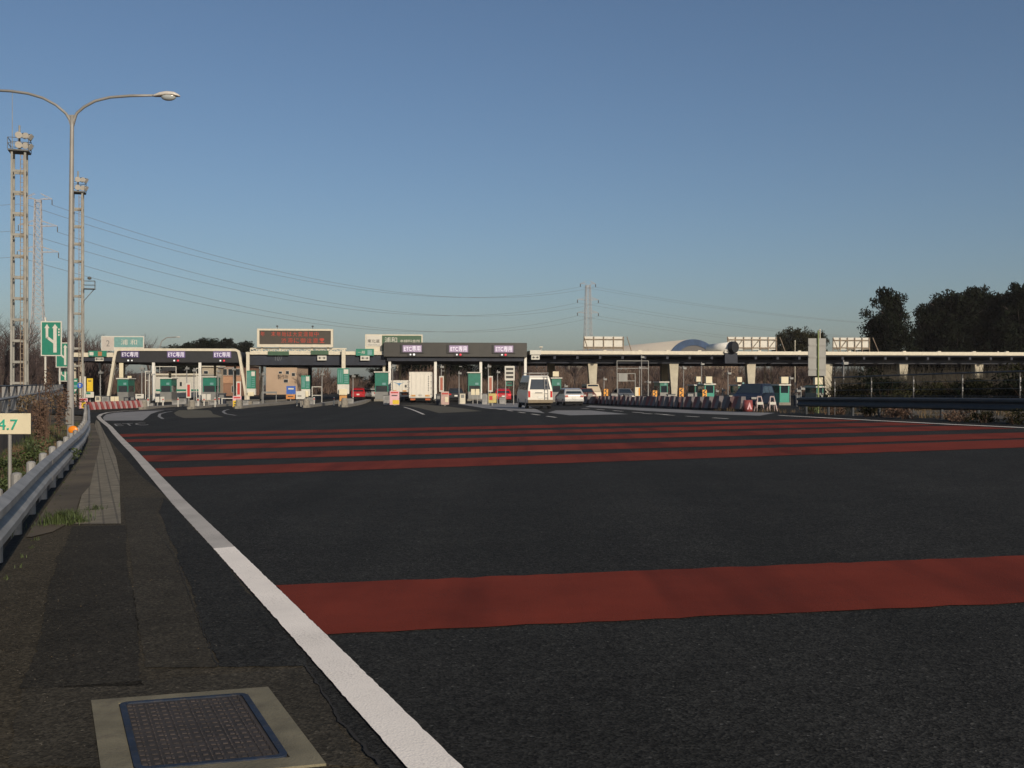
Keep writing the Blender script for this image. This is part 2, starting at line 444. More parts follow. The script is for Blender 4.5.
# ---- white edge lines
EL = [(-8, 5.05)]
LW = 0.215
_a = G(433, 768).to_2d(); _b = G(224, 548.5).to_2d(); _d = (_a - _b).normalized()
far = [G(*p).to_2d() for p in ((180,504),(157,478.5),(133.5,452),(109.8,427),(100.5,419.5),(98.5,417),(101,414.5),(108,412.6),(125,411),(150,409.8),(175,409.2))]
lpts = [_a + _d*12, _a, G(316, 644.5).to_2d(), _b] + far
drape('edge_line', rag(ribbon(lpts[:4], LW), 0.0018, .05), 0.012, P_white, 0.5)
P_white2 = paint_worn('paint_line_grey', (0.46, 0.43, 0.39), (0.10, 0.09, 0.08), 0.35, 30, 0.15)
drape('edge_line', rag(ribbon(lpts[3:], LW), 0.0018, .05), 0.012, P_white2, 0.5)
rpts = [G(*p).to_2d() for p in ((1075,431),(1024,428),(950,424.6),(880,421),(830,418.3),(779,415.6))]
drape('edge_line', ribbon(rpts, 0.16), 0.012, P_white, 0.5)

# ---- red rumble strips (across the plaza, a little off the picture plane)
def line_right(px0, py0, px1, py1):
    return G(px0, py0).to_2d(), G(px1, py1).to_2d()
def leftlim(Y): # right edge of the white line + a gap
    P = lpts
    for a, b in zip(P, P[1:]):
        if a.y <= Y <= b.y: return a.x + (b.x-a.x)*(Y-a.y)/(b.y-a.y) + 0.122
    return P[-1].x
strips = [((340,634),(1024,603),(340,583.3),(1024,556)),
          ((300,470.8+1.4),(1024,447.6),(300,463.8),(1024,439.6)),
          ((300,457.8),(1024,438.2),(300,451.6),(1024,432.6)),
          ((300,447.2),(900,431.7),(300,442.6),(900,427.2)),
          ((300,438.7),(850,426.8),(300,435.6),(850,423.4)),
          ((300,433.2),(800,422.4),(300,430.4),(800,419.6))]
def rlim(Y):
    P = rpts
    if Y < P[0].y: return P[0].x + (P[0].y - Y)*0.27 + 2
    for a, b in zip(P, P[1:]):
        if min(a.y,b.y) <= Y <= max(a.y,b.y): return a.x + (b.x-a.x)*(Y-a.y)/(b.y-a.y) - 0.4
    return P[-1].x - 0.4
for i, (a, b, c, d) in enumerate(strips):
    a, b, c, d = [G(*p).to_2d() for p in (a, b, c, d)]
    def ext(p, q, x): return Vector((x, p.y + (q.y-p.y)*(x-p.x)/(q.x-p.x)))
    def solve(p, q, lim, x):
        for _ in range(30): x = lim(ext(p, q, x).y)
        return ext(p, q, x)
    poly = [solve(a, b, leftlim, a.x), solve(a, b, rlim, b.x), solve(c, d, rlim, d.x), solve(c, d, leftlim, c.x)]
    drape('rumble_strip', rag(poly, .012 if i == 0 else .02, .15), 0.006, P_red, 1.0)

# ---- pale gore areas and small markings far out on the plaza
drape('gore_area', GP([(103,417.5),(106,414.6),(115,412.8),(130,411.8),(165,410.3),(158,411.6),(151,414),(147,417.5),(143,420.5),(104,420.7)]), 0.006, P_grey, 1.0)
drape('gore_area', GP([(179,410.2),(208,410.2),(211,411),(213,414),(224,417.2),(184,418.2),(176,415.5),(174,413)]), 0.006, P_beige, 1.0)
drape('gore_area', GP([(401,405.2),(424,404.4),(455,407.5),(482,411.2),(439,413.2)]), 0.006, P_beige, 1.0)
drape('gore_area', GP([(458,403.8),(522,403.0),(534,408.5),(545,413.3),(510,410.2),(485,408.4)]), 0.006, P_grey, 1.0)
drape('gore_area', GP([(556,410.4),(590,410.4),(628,414.2),(570,415.4),(548,412.6)]), 0.006, P_grey, 1.0)
drape('gore_area', GP([(590,405.5),(640,408.0),(700,410.6),(775,413.0),(760,415.8),(700,413.8),(640,410.6),(585,407.0)]), 0.006, P_grey, 1.0)
P_mark = paint_worn('paint_mark_worn', (0.62, 0.58, 0.53), (0.05, 0.05, 0.05), 0.45, 9, 0.15)
def lane_line(p0, p1, dash, gap, w, n=200):
    a = G(*p0).to_2d(); b = G(*p1).to_2d(); L = (b-a).length; d = (b-a).normalized(); t = 0
    while t < L and n:
        drape('lane_marking', ribbon([a+d*t, a+d*min(L, t+dash)], w), 0.010, P_mark, 2.0); t += dash+gap; n -= 1
lane_line((556,417.6),(478,407.0), 2.2, 2.0, 0.16)
lane_line((728,418.9),(640,413.3), 1.6, 1.6, 0.16)
lane_line((668,414.9),(575,408.0), 2.2, 2.0, 0.16)
lane_line((424,414.6),(404,407.2), 60, 1, 0.14)
for pts in (((163,419.0),(159,416.5),(160,414),(166,412.4),(172,411.6)), ((236,415.6),(226,414),(223,412),(225,410.4),(229,409.4))):
    drape('lane_marking', ribbon([G(*p).to_2d() for p in pts], 0.16), 0.010, P_grey, 1.0)
# worn lane letters near the left edge: E T C lying on the road
def ground_text(txt, px, py, w, h, yaw):
    cu = bpy.data.curves.new('lane_lettering', 'FONT'); cu.body = txt; cu.align_x = 'CENTER'
    t = bpy.data.objects.new('tmp', cu); C.objects.link(t); bpy.context.view_layer.update()
    me = bpy.data.meshes.new_from_object(t.evaluated_get(bpy.context.evaluated_depsgraph_get()))
    bpy.data.objects.remove(t)
    X = [v.co.x for v in me.vertices]; Y = [v.co.y for v in me.vertices]; p = G(px, py)
    for v in me.vertices:
        a = (v.co.x-(max(X)+min(X))/2)/(max(X)-min(X))*w; b = (v.co.y-(max(Y)+min(Y))/2)/(max(Y)-min(Y))*h
        x = p.x + a*math.cos(yaw) - b*math.sin(yaw); y = p.y + a*math.sin(yaw) + b*math.cos(yaw)
        v.co = (x, y, zg(x, y)+0.012)
    me.materials.clear(); me.materials.append(paint_worn('lettering_worn', (.26,.25,.24), (.02,.02,.02), .6, 3, .15))
    o = bpy.data.objects.new('lane_lettering', me); C.objects.link(o); kind(o, 'structure')
ground_text('ETC', 131, 424.6, 1.45, 2.6, 0.42)

# ---- shoulder: old asphalt, patches, gutter blocks
def sh(pts): return GP(pts)
shoulder = [(railx(y)-0.05, y) for y in (3, 5, 7, 8.75, 11, 14, 20, 26.6, 35, 50)]
rightb = [G(*p).to_2d() for p in ((97.5,425),(103,431),(120,452),(141,476),(178,506),(220,556),(303,660),(342,724),(378,768))]
rightb.append(Vector((0.55, 3.0)))
sh_poly = shoulder + rightb
# keep order: up the left side, down the right side
drape('shoulder', sh_poly, 0.005, A_mid, 0.5)
drape('shoulder_patch', rag(sh([(73,527),(125,526),(128,560),(134,610),(142,669),(144,688),(20,690),(38,640),(56,562)]), .006, .06, .012), 0.009, A_dark, 0.5)
drape('shoulder_patch', rag(sh([(122.5,498),(163,498),(156.5,512),(175,554),(217,669),(144,669),(136,610),(130,560),(127,526)]), .006, .06, .012), 0.009, A_light, 0.5)
drape('shoulder_patch', rag(sh([(164,498.5),(172,504),(212,548.5),(302,656),(306,667),(219,668),(177,554),(158.5,512)]), .006, .06, .012), 0.009, A_road, 0.5)
drape('shoulder_patch', rag(sh([(20,691),(304,669),(340,726),(362,768),(10,768)]), .006, .06, .012), 0.009, A_light, 0.5)

def tiles_mat():
    m = bpy.data.materials.new('gutter_blocks'); m.use_nodes = True
    nt = m.node_tree; N = nt.nodes; L = nt.links; b = N['Principled BSDF']; b.inputs['Roughness'].default_value = 0.9
    tc = N.new('ShaderNodeTexCoord'); mp = N.new('ShaderNodeMapping'); mp.inputs['Rotation'].default_value = (0, 0, -0.40)
    L.new(tc.outputs['Object'], mp.inputs['Vector'])
    br = N.new('ShaderNodeTexBrick'); br.offset = 0; br.inputs['Scale'].default_value = 1
    br.inputs['Brick Width'].default_value = 0.17; br.inputs['Row Height'].default_value = 0.33
    br.inputs['Mortar Size'].default_value = 0.013; br.inputs['Color1'].default_value = (0.19, 0.162, 0.115, 1)
    br.inputs['Color2'].default_value = (0.16, 0.138, 0.098, 1); br.inputs['Mortar'].default_value = (0.10, 0.085, 0.062, 1)
    L.new(mp.outputs[0], br.inputs['Vector'])
    no = N.new('ShaderNodeTexNoise'); no.inputs['Scale'].default_value = 5; no.inputs['Detail'].default_value = 8; L.new(tc.outputs['Object'], no.inputs['Vector'])
    r = N.new('ShaderNodeValToRGB'); r.color_ramp.elements[0].position = .3; r.color_ramp.elements[1].position = .7
    r.color_ramp.elements[0].color = (.65, .65, .65, 1); r.color_ramp.elements[1].color = (1.25, 1.25, 1.2, 1); L.new(no.outputs['Fac'], r.inputs['Fac'])
    mx = N.new('ShaderNodeMix'); mx.data_type = 'RGBA'; mx.blend_type = 'MULTIPLY'; mx.inputs['Factor'].default_value = 1
    L.new(br.outputs['Color'], mx.inputs['A']); L.new(r.outputs['Color'], mx.inputs['B']); L.new(mx.outputs['Result'], b.inputs['Base Color'])
    bp = N.new('ShaderNodeBump'); bp.inputs['Strength'].default_value = 0.5; bp.inputs['Distance'].default_value = 0.02; bp.invert = True
    L.new(br.outputs['Fac'], bp.inputs['Height']); L.new(bp.outputs['Normal'], b.inputs['Normal'])
    return m
drape('gutter_paving', sh([(74,525),(121,524.5),(120,500),(119.5,475),(116,458),(110,443),(103,430),(99,422),(96,420),(93,432),(91,445),(88,465),(82,495)]), 0.013, tiles_mat(), 0.5)
# dirt strip along the rail and a joint crack beside the line
dirt = [Vector((railx(y)+0.02, y)) for y in (11.6, 12, 16, 21, 26.6, 35, 50)]
drape('dirt_strip', dirt + [Vector((railx(y)+wd, y)) for y, wd in ((50,.3),(35,.45),(26.6,.42),(21,.5),(18,.55),(16,.46),(13,.50),(12,.30),(11.6,.08))], 0.017, m_earth, 0.5)
cr = MB(); 
def crack(pts, w):
    P = [G(*p).to_2d() for p in pts]; out = []
    for a, b in zip(P, P[1:]):
        nseg = max(2, int((b-a).length/0.06))
        for i in range(nseg): out.append(a.lerp(b, i/nseg) + Vector((RND.gauss(0,.006), RND.gauss(0,.006))))
    out.append(P[-1]); o = len(cr.v)
    for i, p in enumerate(out):
        ww = w*RND.uniform(.25, 1.1)
        cr.v.append((p.x-ww/2, p.y, zg(p.x,p.y)+0.0165)); cr.v.append((p.x+ww/2, p.y+.002, zg(p.x,p.y)+0.0165))
        if i: cr.f.append([o+2*i-2, o+2*i-1, o+2*i+1, o+2*i]); cr.m.append(0)
crack([(304,668),(318,688),(342,724),(352,736),(380,768)], 0.018)
crack([(217,669),(176,560),(153,526)], 0.006)
crack([(144,669),(217,669),(304,666)], 0.005)
k_ = cr.build('pavement_crack', mat('crack_dark', (0.010, 0.009, 0.008), 1.0)); kind(k_, 'structure')

# ---- service cover in its concrete surround
A0 = G(91, 703); A1 = G(268, 689.5); A2 = G(330, 768); A3 = G(98, 770)
EX = (A1 - A0).to_2d(); EY = ((A0 - A3).to_2d().normalized() + (A1 - A2).to_2d().normalized()); EY = EY.normalized()
C0 = G(118.5, 706).to_2d(); C1 = G(247, 696).to_2d(); C2 = G(297, 760).to_2d()
mh = thing('manhole', 'rectangular ribbed iron service cover with blue rim set in a concrete surround on the shoulder', 'manhole cover', A0)
o2 = A0.to_2d(); ex = EX.normalized()
det = ex.x*EY.y - ex.y*EY.x
def ab(p): q = p - o2; return ((q.x*EY.y - q.y*EY.x)/det, (ex.x*q.y - ex.y*q.x)/det)
def shear(mb):
    out = []
    for x, y, z in mb.v:
        p = ex*x + EY*y; out.append((p.x, p.y, z + zg(o2.x+p.x, o2.y+p.y) - A0.z))
    mb.v = out; return mb
x0, x1, ytop = 0.0, EX.length, 0.0
cx0, cyt = ab(C0); cx1, _q = ab(C1); cyt = (cyt+_q)/2; _r, cyb = ab(C2)
ybot = cyb - 0.12
mb = MB()
for (a, b, c, d) in ((x0, cx0, ybot, ytop), (cx1, x1, ybot, ytop), (cx0, cx1, cyt, ytop), (cx0, cx1, ybot, cyb)):
    mb.box(a, b, c, d, -0.03, 0.016)
shear(mb).build('surround', m_conc2, mh)
m_bluefr = mat('blue_worn_rim', (0.009, 0.018, 0.038), 0.7, 0.0, var=0.35, vs=9, dirt=0.6)
m_cover = mat('iron_cover', (0.030, 0.025, 0.023), 0.9, 0.0, var=0.35, vs=5, dirt=0.4)
def rrect(a, b, c, d, r, n=6):
    P = []
    for (cx, cy, s) in ((b-r, d-r, 0), (a+r, d-r, 1), (a+r, c+r, 2), (b-r, c+r, 3)):
        for i in range(n+1):
            t = PI/2*(s+i/n); P.append((cx+r*math.cos(t), cy+r*math.sin(t)))
    return P
def ring(mb, P, Q, z):
    n = len(P); o = len(mb.v)
    mb.v += [(x, y, z) for x, y in P] + [(x, y, z) for x, y in Q]
    for i in range(n): mb.f.append([o+i, o+(i+1)%n, o+n+(i+1)%n, o+n+i]); mb.m.append(0)
a, b, c, d = cx0+.002, cx1-.002, cyb+.002, cyt-.002
mb = MB(); ring(mb, rrect(a,b,c,d,.05), rrect(a+.032,b-.032,c+.028,d-.028,.03), 0.021)
o = shear(mb).build('rim', m_bluefr, mh); md = o.modifiers.new('s', 'SOLIDIFY'); md.thickness = 0.03; md.offset = -1
mb = MB().box(a+.033, b-.033, c+.029, d-.029, 0.0, 0.014)
nx, ny = 22, 15
for i in range(nx):
    for j in range(ny):
        xx = a+.035+(b-a-.07)*(i+.5)/nx; yy = c+.035+(d-c-.07)*(j+.5)/ny; sx = (b-a-.07)/nx; sy = (d-c-.07)/ny
        k = (i*3 + j*2) % 4
        if i % 4 == 3: mb.box(xx-sx*.12, xx+sx*.12, yy-sy*.42, yy+sy*.42, 0.0141, 0.0175, 1)
        elif k in (0, 2): mb.box(xx-sx*.42, xx+sx*.42, yy-sy*.14, yy+sy*.14, 0.0141, 0.0175, 1)
        else: mb.box(xx-sx*.42, xx-sx*.06, yy-sy*.3, yy+sy*.3, 0.0141, 0.0175, 1)
mb.box(b-.055, b-.045, c+.03, d-.03, .0142, .019, 1)
shear(mb).build('cover', [m_cover, mat('iron_cover_worn', (0.048, 0.038, 0.034), 0.9, 0.0, var=0.35, vs=6, dirt=0.3)], mh)

# ================================================================== left roadside
# ---- raised side road behind a retaining wall
def wallx(Y): return -2.6 - 0.42*Y
WTOP = 0.75
def bank_z(x, y):
    return WTOP - 0.02
bank = [(wallx(y)-0.28, y) for y in (6, 20, 40, 60, 80, 104)] + [(-80, 120), (-300, 140), (-300, 0), (-40, 0)]
o = drape('side_road_bank', bank, 0, m_earth, 6.0, zf=bank_z)
mb = MB()
for i in range(40):
    y0 = 6 + i*2.5; y1 = y0 + 2.46
    xa, xb = wallx(y0), wallx(y1); za, zb = zg(xa, y0)-.3, zg(xb, y1)-.3
    t = .26
    mb.add([(xa,y0,za),(xb,y1,zb),(xb,y1,WTOP),(xa,y0,WTOP),(xa-t,y0,za),(xb-t,y1,zb),(xb-t,y1,WTOP),(xa-t,y0,WTOP)],
           [(0,1,2,3),(4,7,6,5),(3,2,6,7),(0,4,5,1),(0,3,7,4),(1,5,6,2)])
rw = mb.build('retaining_wall', m_wall); tag(rw, 'dark stained concrete retaining wall below the side road fence', 'wall')

fc = thing('side_road_fence', 'grey post and rail fence on top of the retaining wall', 'fence', (wallx(28), 28, WTOP))
pbase = Vector((wallx(28), 28, WTOP))
for i in range(22):
    y = 21.5 + i*3.3; p = Vector((wallx(y)-.13, y, WTOP)) - pbase
    MB().box(p.x-.065, p.x+.065, p.y-.065, p.y+.065, 0, .86).build('post', m_steel, fc)
for z, r, m_ in ((.84, .03, m_steel_d), (.45, .05, m_steel)):
    MB().tube([Vector((wallx(y)-.06, y, WTOP+z))-pbase for y in (12, 50, 94)], r, 6).build('rail', m_, fc)

# ---- W-beam guardrail beside the shoulder
def wbeam(mb, path, face, zc=.53, h=.41, depth=.075):
    """path: ground points; face: +1 if the traffic face is to the right of the path"""
    prof = [(0.0,-.5),(.35,-.46),(1,-.38),(1,-.22),(.35,-.10),(0,-.04),(0,.04),(.35,.10),(1,.22),(1,.38),(.35,.46),(0,.5)]
    n = len(prof); o = len(mb.v); P = [Vector(p) for p in path]
    for i, p in enumerate(P):
        d = (P[min(i+1,len(P)-1)] - P[max(i-1,0)]).to_2d().normalized(); nr = Vector((d.y, -d.x))*face
        for a, b in prof:
            mb.v.append((p.x+nr.x*a*depth, p.y+nr.y*a*depth, p.z+zc+b*h))
    for i in range(len(P)-1):
        for k in range(n-1):
            mb.f.append([o+i*n+k, o+i*n+k+1, o+(i+1)*n+k+1, o+(i+1)*n+k]); mb.m.append(0)
    return mb
def rail_path(fx, ya, yb, st=1.0):
    out = []; y = ya
    while y <= yb: out.append(Vector((fx(y), y, zg(fx(y), y)))); y += st
    return out
gr = thing('guardrail', 'long weathered steel guardrail with two ridges running beside the shoulder and weeds', 'guardrail', (railx(10), 10, zg(railx(10), 10)))
base = Vector(gr.location)
path = rail_path(railx, 3.0, 58)
# panels of four metres overlap with a small step and bolts
i = 0
while i < len(path)-1:
    seg = [p-base for p in path[i:i+5]]
    if len(seg) < 2: break
    mbb = wbeam(MB(), seg, 1, depth=.085+.004*((i//4)%2))
    o = mbb.build('beam', m_steel, gr, smooth=False)
    md = o.modifiers.new('s', 'SOLIDIFY'); md.thickness = .004
    i += 4
for k in range(28):
    y = 3.95 + k*2.0; x = railx(y)-.13; p = Vector((x, y, zg(x, y))) - base
    mb = MB().tube([p+Vector((0,0,-.2)), p+Vector((0,0,.715))], .062, 10)
    mb.ball(p+Vector((0,0,.715)), .062, .062, .03, 10)
    mb.box(p.x, p.x+.14, p.y-.035, p.y+.035, p.z+.55, p.z+.65)
    mb.build('post', m_steel, gr, smooth=False)

# ---- orange reflector ball on the rail
p = Vector(((73-512)/1000*26, 26, 0)); p.z = zg(p.x, p.y)
rf = thing('delineator', 'round orange reflector on a short stalk atop the guardrail by the lamp post', 'reflector', p+Vector((0,0,.62)))
MB().tube([(0,0,-.65),(0,0,.05)], .02, 8).build('stalk', m_steel, rf)
MB().ball((0,0,.12), .13, .05, .11, 20).build('lens', m_ora, rf, smooth=True)

# ---- distance board 4.7
Yk = 12.5; kx = (9-512)/F*Yk; kz = zg(kx, Yk)
kp = thing('distance_board', 'small cream distance board reading 4.7 on a thin post behind the guardrail', 'sign', (kx, Yk, kz))
zc = HZ(423.7, Vector((kx, Yk, kz)))
MB().tube([(0,.02,-.3),(0,.02,zc+.1)], .022, 10).build('post', m_pole, kp)
MB().box(-.275,.275,-.012,.0,zc-.13,zc+.13).build('panel', m_signc, kp, bevel=.004)
lettering('lettering', '4.7', .245, .13, m_inkg, kp, -.005, -.016, zc-.01)

# ---- twin-arm street lamp
Yl = 31.0; lx = (70.5-512)/F*Yl; lz = zg(lx, Yl)
lp = thing('street_lamp', 'tall grey lamp post with two curved arms behind the guardrail', 'street lamp', (lx, Yl, lz))
L_ = lambda px, py: Vector(((px-70.5)/F*Yl, 0, CAMZ+(384-py)/F*Yl-lz))
MB().tube([(0,0,-.3),(0,0,.35),(0,0,.36),L_(70.5,300),L_(72,128),L_(72,116)], [.13,.13,.105,.085,.06,.06], 14).build('pole', m_pole, lp, smooth=True)
MB().box(-.09,.09,-.14,-.10,.75,1.25).build('hatch', m_pole, lp)
MB().prism([(L_(67,116).x,L_(67,115).z),(L_(77,116).x,L_(77,115).z),(L_(73.6,127).x,L_(73,127).z),(L_(70.8,127).x,L_(71,127).z)], -.03, .03).build('bracket', m_pole, lp)
right = [(72,126),(73.5,120),(77,113),(84,107),(95,101),(110,97.3),(130,95.8),(156,95.4)]
left = [(72,126),(70.5,121),(66,113.5),(56,105),(43,98),(28,93.5),(10,91),(-12,90)]
for q in (right, left):
    MB().tube([L_(*p) for p in q], [.055]+[.042]*(len(q)-2)+[.035], 10).build('arm', m_pole, lp, smooth=True)
def lamp_head(c, sgn):
    mb = MB(); mb2 = MB(); secs = [(-.06,.05,.05,0),(.0,.07,.08,0),(.15,.12,.13,.02),(.38,.15,.15,.04),(.6,.14,.13,.03),(.74,.08,.07,.0),(.78,.02,.02,-.01)]
    n = 12; o = 0
    for (x, w_, h_, dz) in secs:
        for k in range(n):
            a = 2*PI*k/n; z = math.sin(a)*h_*(.75 if math.sin(a) > 0 else .35)
            mb.v.append((c.x+sgn*x, c.y+math.cos(a)*w_, c.z+z+dz))
    for i in range(len(secs)-1):
        for k in range(n): mb.f.append([i*n+k, i*n+(k+1)%n, (i+1)*n+(k+1)%n, (i+1)*n+k]); mb.m.append(0)
    mb.f.append(list(range(n))[::-1]); mb.m.append(0); mb.f.append([(len(secs)-1)*n+k for k in range(n)]); mb.m.append(0)
    h = mb.build('lamp_head', m_lamp, lp, smooth=True)
    mb2.ball((c.x+sgn*.42, c.y, c.z-.02), .24, .12, .13, 14)
    mb2.build('lens', m_glassy, h, smooth=True)
lamp_head(L_(155,96), 1); lamp_head(L_(-12,90), -1)

# ---- lattice light towers
def light_tower(px, Yt, pytop, wpx, label, platform=None, ant=False):
    X = (px-512)/F*Yt; z0_ = zg(X, Yt)
    t = thing('light_tower', label, 'light tower', (X, Yt, z0_), math.radians(18), 'lattice light towers by the side road')
    H = CAMZ+(384-pytop)/F*Yt - z0_; hw = wpx/F*Yt/2
    cols = [(-hw,-hw),(hw,-hw),(hw,hw),(-hw,hw)]
    for cx, cy in cols:
        MB().bar((cx,cy,-.3),(cx*.92,cy*.92,H), .19).build('leg', m_tower, t)
    nn = int(H/2.05)
    for i in range(1, nn):
        z = i*H/nn; mb = MB()
        for a in range(4):
            p, q = cols[a], cols[(a+1)%4]
            mb.bar((p[0]*.95,p[1]*.95,z),(q[0]*.95,q[1]*.95,z), .09, .22)
        mb.build('brace', m_tower, t)
    mb = MB(); mb.bar((hw*.3,-hw-.12,0),(hw*.3,-hw-.12,H*.98),.06); mb.bar((hw*.75,-hw-.12,0),(hw*.75,-hw-.12,H*.98),.06)
    for i in range(int(H/.45)): mb.bar((hw*.3,-hw-.12,i*.45),(hw*.75,-hw-.12,i*.45),.035)
    for i in range(int(H*.62/1.0)):
        pass
    mb.build('ladder', m_rust, t)
    # top platform
    w2 = hw*1.45
    mb = MB().box(-w2, w2, -w2, w2, H-.15, H)
    for z in (H+.55, H+1.1):
        for a, b in (((-w2,-w2),(w2,-w2)),((w2,-w2),(w2,w2)),((w2,w2),(-w2,w2)),((-w2,w2),(-w2,-w2))):
            mb.bar((a[0],a[1],z),(b[0],b[1],z), .05)
    for sx in (-1,0,1):
        for sy in (-1,1): mb.bar((sx*w2,sy*w2,H),(sx*w2,sy*w2,H+1.1), .05)
    mb.build('platform', m_steel_d, t)
    k = 0
    for zz in (.5, 1.45):
        for a in range(-1, 3):
            ang = -.95 + a*.55
            c = Vector((math.cos(ang)*w2*.95, math.sin(ang)*w2*.95, H+zz))
            d = Vector((math.cos(ang), math.sin(ang), -.55)).normalized()
            f = MB().tube([c-d*.25, c-d*.05, c+d*.28], [.12,.2,.34], 12).build('floodlight', m_steel_d, t)
            MB().tube([c+d*.281, c+d*.30], [.33,.32], 12).build('lens', m_lamp, f)
    MB().tube([(0,0,H),(0,0,H+2.5)], .09, 8).build('mast', m_tower, t)
    if ant: MB().tube([(-hw,0,H),(-hw,0,H+6.0)], [.04,.02], 6).build('antenna', m_tower, t)
    if platform:
        z = CAMZ+(384-platform)/F*Yt - z0_
        mb = MB().box(hw, hw+1.3, -.6, .6, z, z+.08)
        for a, b in (((hw,-.6),(hw+1.3,-.6)),((hw+1.3,-.6),(hw+1.3,.6)),((hw+1.3,.6),(hw,.6))):
            for dz in (.5, 1.0): mb.bar((a[0],a[1],z+dz),(b[0],b[1],z+dz),.05)
            mb.bar((a[0],a[1],z),(a[0],a[1],z+1),.05)
        mb.bar((hw+1.2,0,z),(hw,0,z-1.5),.08); mb.ball((hw+.7,0,z+1.35),.25,.2,.2,10)
        mb.build('side_platform', m_steel_d, t)
    return t
light_tower(19.5, 98, 151, 13.0, 'taller floodlight tower with a whip antenna at the edge of the bare wood', ant=True)
light_tower(78, 120, 192, 9.6, 'floodlight tower with a small side platform, partly behind the street lamp', platform=289)

# ---- power pylons and lines
def pylon(px, Yt, pytop, arms, wpx, label, yaw, thick):
    X = (px-512)/F*Yt; z0_ = 0
    t = thing('power_pylon', label, 'pylon', (X, Yt, z0_), yaw, 'power pylons')
    H = CAMZ+(384-pytop)/F*Yt; mb = MB()
    def hw(z): 
        u = z/H; return (wpx/F*Yt/2)*(.62 + .75*(1-u) + 2.4*max(0, .45-u)**1.2)
    levels = [0]; 
    while levels[-1] < H*.97: levels.append(levels[-1] + max(2.2, hw(levels[-1])*1.7))
    levels[-1] = H*.96
    cs = [(-1,-1),(1,-1),(1,1),(-1,1)]
    for a, b in zip(levels, levels[1:]):
        wa, wb = hw(a), hw(b)
        for i in range(4):
            p, q = cs[i], cs[(i+1)%4]
            mb.bar((p[0]*wa,p[1]*wa,a),(p[0]*wb,p[1]*wb,b), thick)
            mb.bar((p[0]*wa,p[1]*wa,a),(q[0]*wb,q[1]*wb,b), thick*.55)
            mb.bar((q[0]*wa,q[1]*wa,a),(p[0]*wb,p[1]*wb,b), thick*.55)
            mb.bar((p[0]*wb,p[1]*wb,b),(q[0]*wb,q[1]*wb,b), thick*.55)
    mb.build('lattice_body', m_ply, t)
    tips = []
    for (py, lpx) in arms:
        z = CAMZ+(384-py)/F*Yt; L = lpx/F*Yt; w_ = hw(z)
        for s in (-1, 1):
            mb = MB(); mb.bar((s*w_,-w_,z),(s*L,0,z+.2), thick*.8); mb.bar((s*w_,w_,z),(s*L,0,z+.2), thick*.8)
            mb.bar((s*w_,-w_,z+1.6),(s*L,0,z+.2), thick*.7); mb.bar((s*w_,w_,z+1.6),(s*L,0,z+.2), thick*.7)
            for k in (.35,.65): mb.bar((s*(w_+(L-w_)*k),-w_*(1-k),z),(s*(w_+(L-w_)*k),w_*(1-k),z+1.6*(1-k)), thick*.5)
            mb.build('cross_arm', m_ply, t)
            MB().tube([(s*L,0,z),(s*L,0,z-1.6)], .14 if Yt < 400 else .25, 6).build('insulator', m_steel_d, t)
            c, sn = math.cos(yaw), math.sin(yaw)
            tips.append(Vector((X+s*L*c, Yt+s*L*sn, z-1.6)))
    return tips
T1 = pylon(38, 300, 192, ((199,13),(226,18),(252,19)), 8.5, 'tall pale lattice power pylon rising behind the bare wood beyond the light towers', .25, .18)
T2 = pylon(588, 560, 281, ((284,8),(300,11),(313,11)), 6.6, 'distant lattice power pylon above the flat canopy roof behind a sign gantry', .25, .18)
def wire(a, b, sag, r, label):
    pts = []
    for i in range(41):
        u = i/40; p = a.lerp(b, u); p.z -= sag*4*u*(1-u); pts.append(p)
    o = MB().tube([p-a for p in pts], r, 4).build('power_line', mat('cable_grey', (0.16,0.16,0.16), .7), loc=a)
    tag(o, label, 'power line', 'power lines between the pylons')
nm = ['topmost','topmost','middle','middle','lowest','lowest']
for i in range(6):
    side = 'left' if i % 2 == 0 else 'right'
    wire(T1[i], T2[i], 15, .055, f'{nm[i]} {side}-hand cable strung from the tall pale pylon to the distant pylon')
    wire(T2[i], T2[i]+Vector((420, 60, -14)), 14, .05, f'{nm[i]} {side}-hand cable leading away from the distant pylon beyond the canopy')
    if i % 2 == 0: wire(T1[i], T1[i]+Vector((-260, -70, 4)), 9, .05, f'{nm[i]} cable leaving the tall pale pylon away from the toll gates')

# ================================================================== vegetation
def bare_tree_meshes(seed, H, spread=.55):
    r = random.Random(seed); tr = MB(); cr_ = MB()
    def grow(p, d, L, rad, lvl):
        q = p; dd = d.copy(); n = 3
        pts = [p.copy()]
        for i in range(n):
            dd = (dd + Vector((r.gauss(0,.12), r.gauss(0,.12), r.gauss(.04,.06)))).normalized()
            q = q + dd*L/n; pts.append(q.copy())
        mbx = tr if lvl < 2 else cr_
        mbx.tube(pts, [rad*(1-.45*i/n) for i in range(n+1)], 5 if lvl < 2 else 3, cap=False)
        if lvl >= 5: return
        nb = (4, 4, 4, 4, 3)[lvl]
        for k in range(nb):
            u = r.uniform(.35, 1.0) if lvl else r.uniform(.45, 1.0)
            idx = min(n-1, int(u*n)); s = pts[idx].lerp(pts[idx+1], u*n-idx)
            a = r.uniform(0, 2*PI); sp = r.uniform(spread*.5, spread*1.3)
            side = Vector((math.cos(a), math.sin(a), 0))
            nd = (dd*(1-sp*.4) + side*sp + Vector((0,0,.25))).normalized()
            grow(s, nd, L*r.uniform(.55,.78), rad*.52, lvl+1)
    grow(Vector((0,0,-.3)), Vector((0,0,1)), H*.42, H*.018, 0)
    return tr, cr_
def zlab(base, i): return base

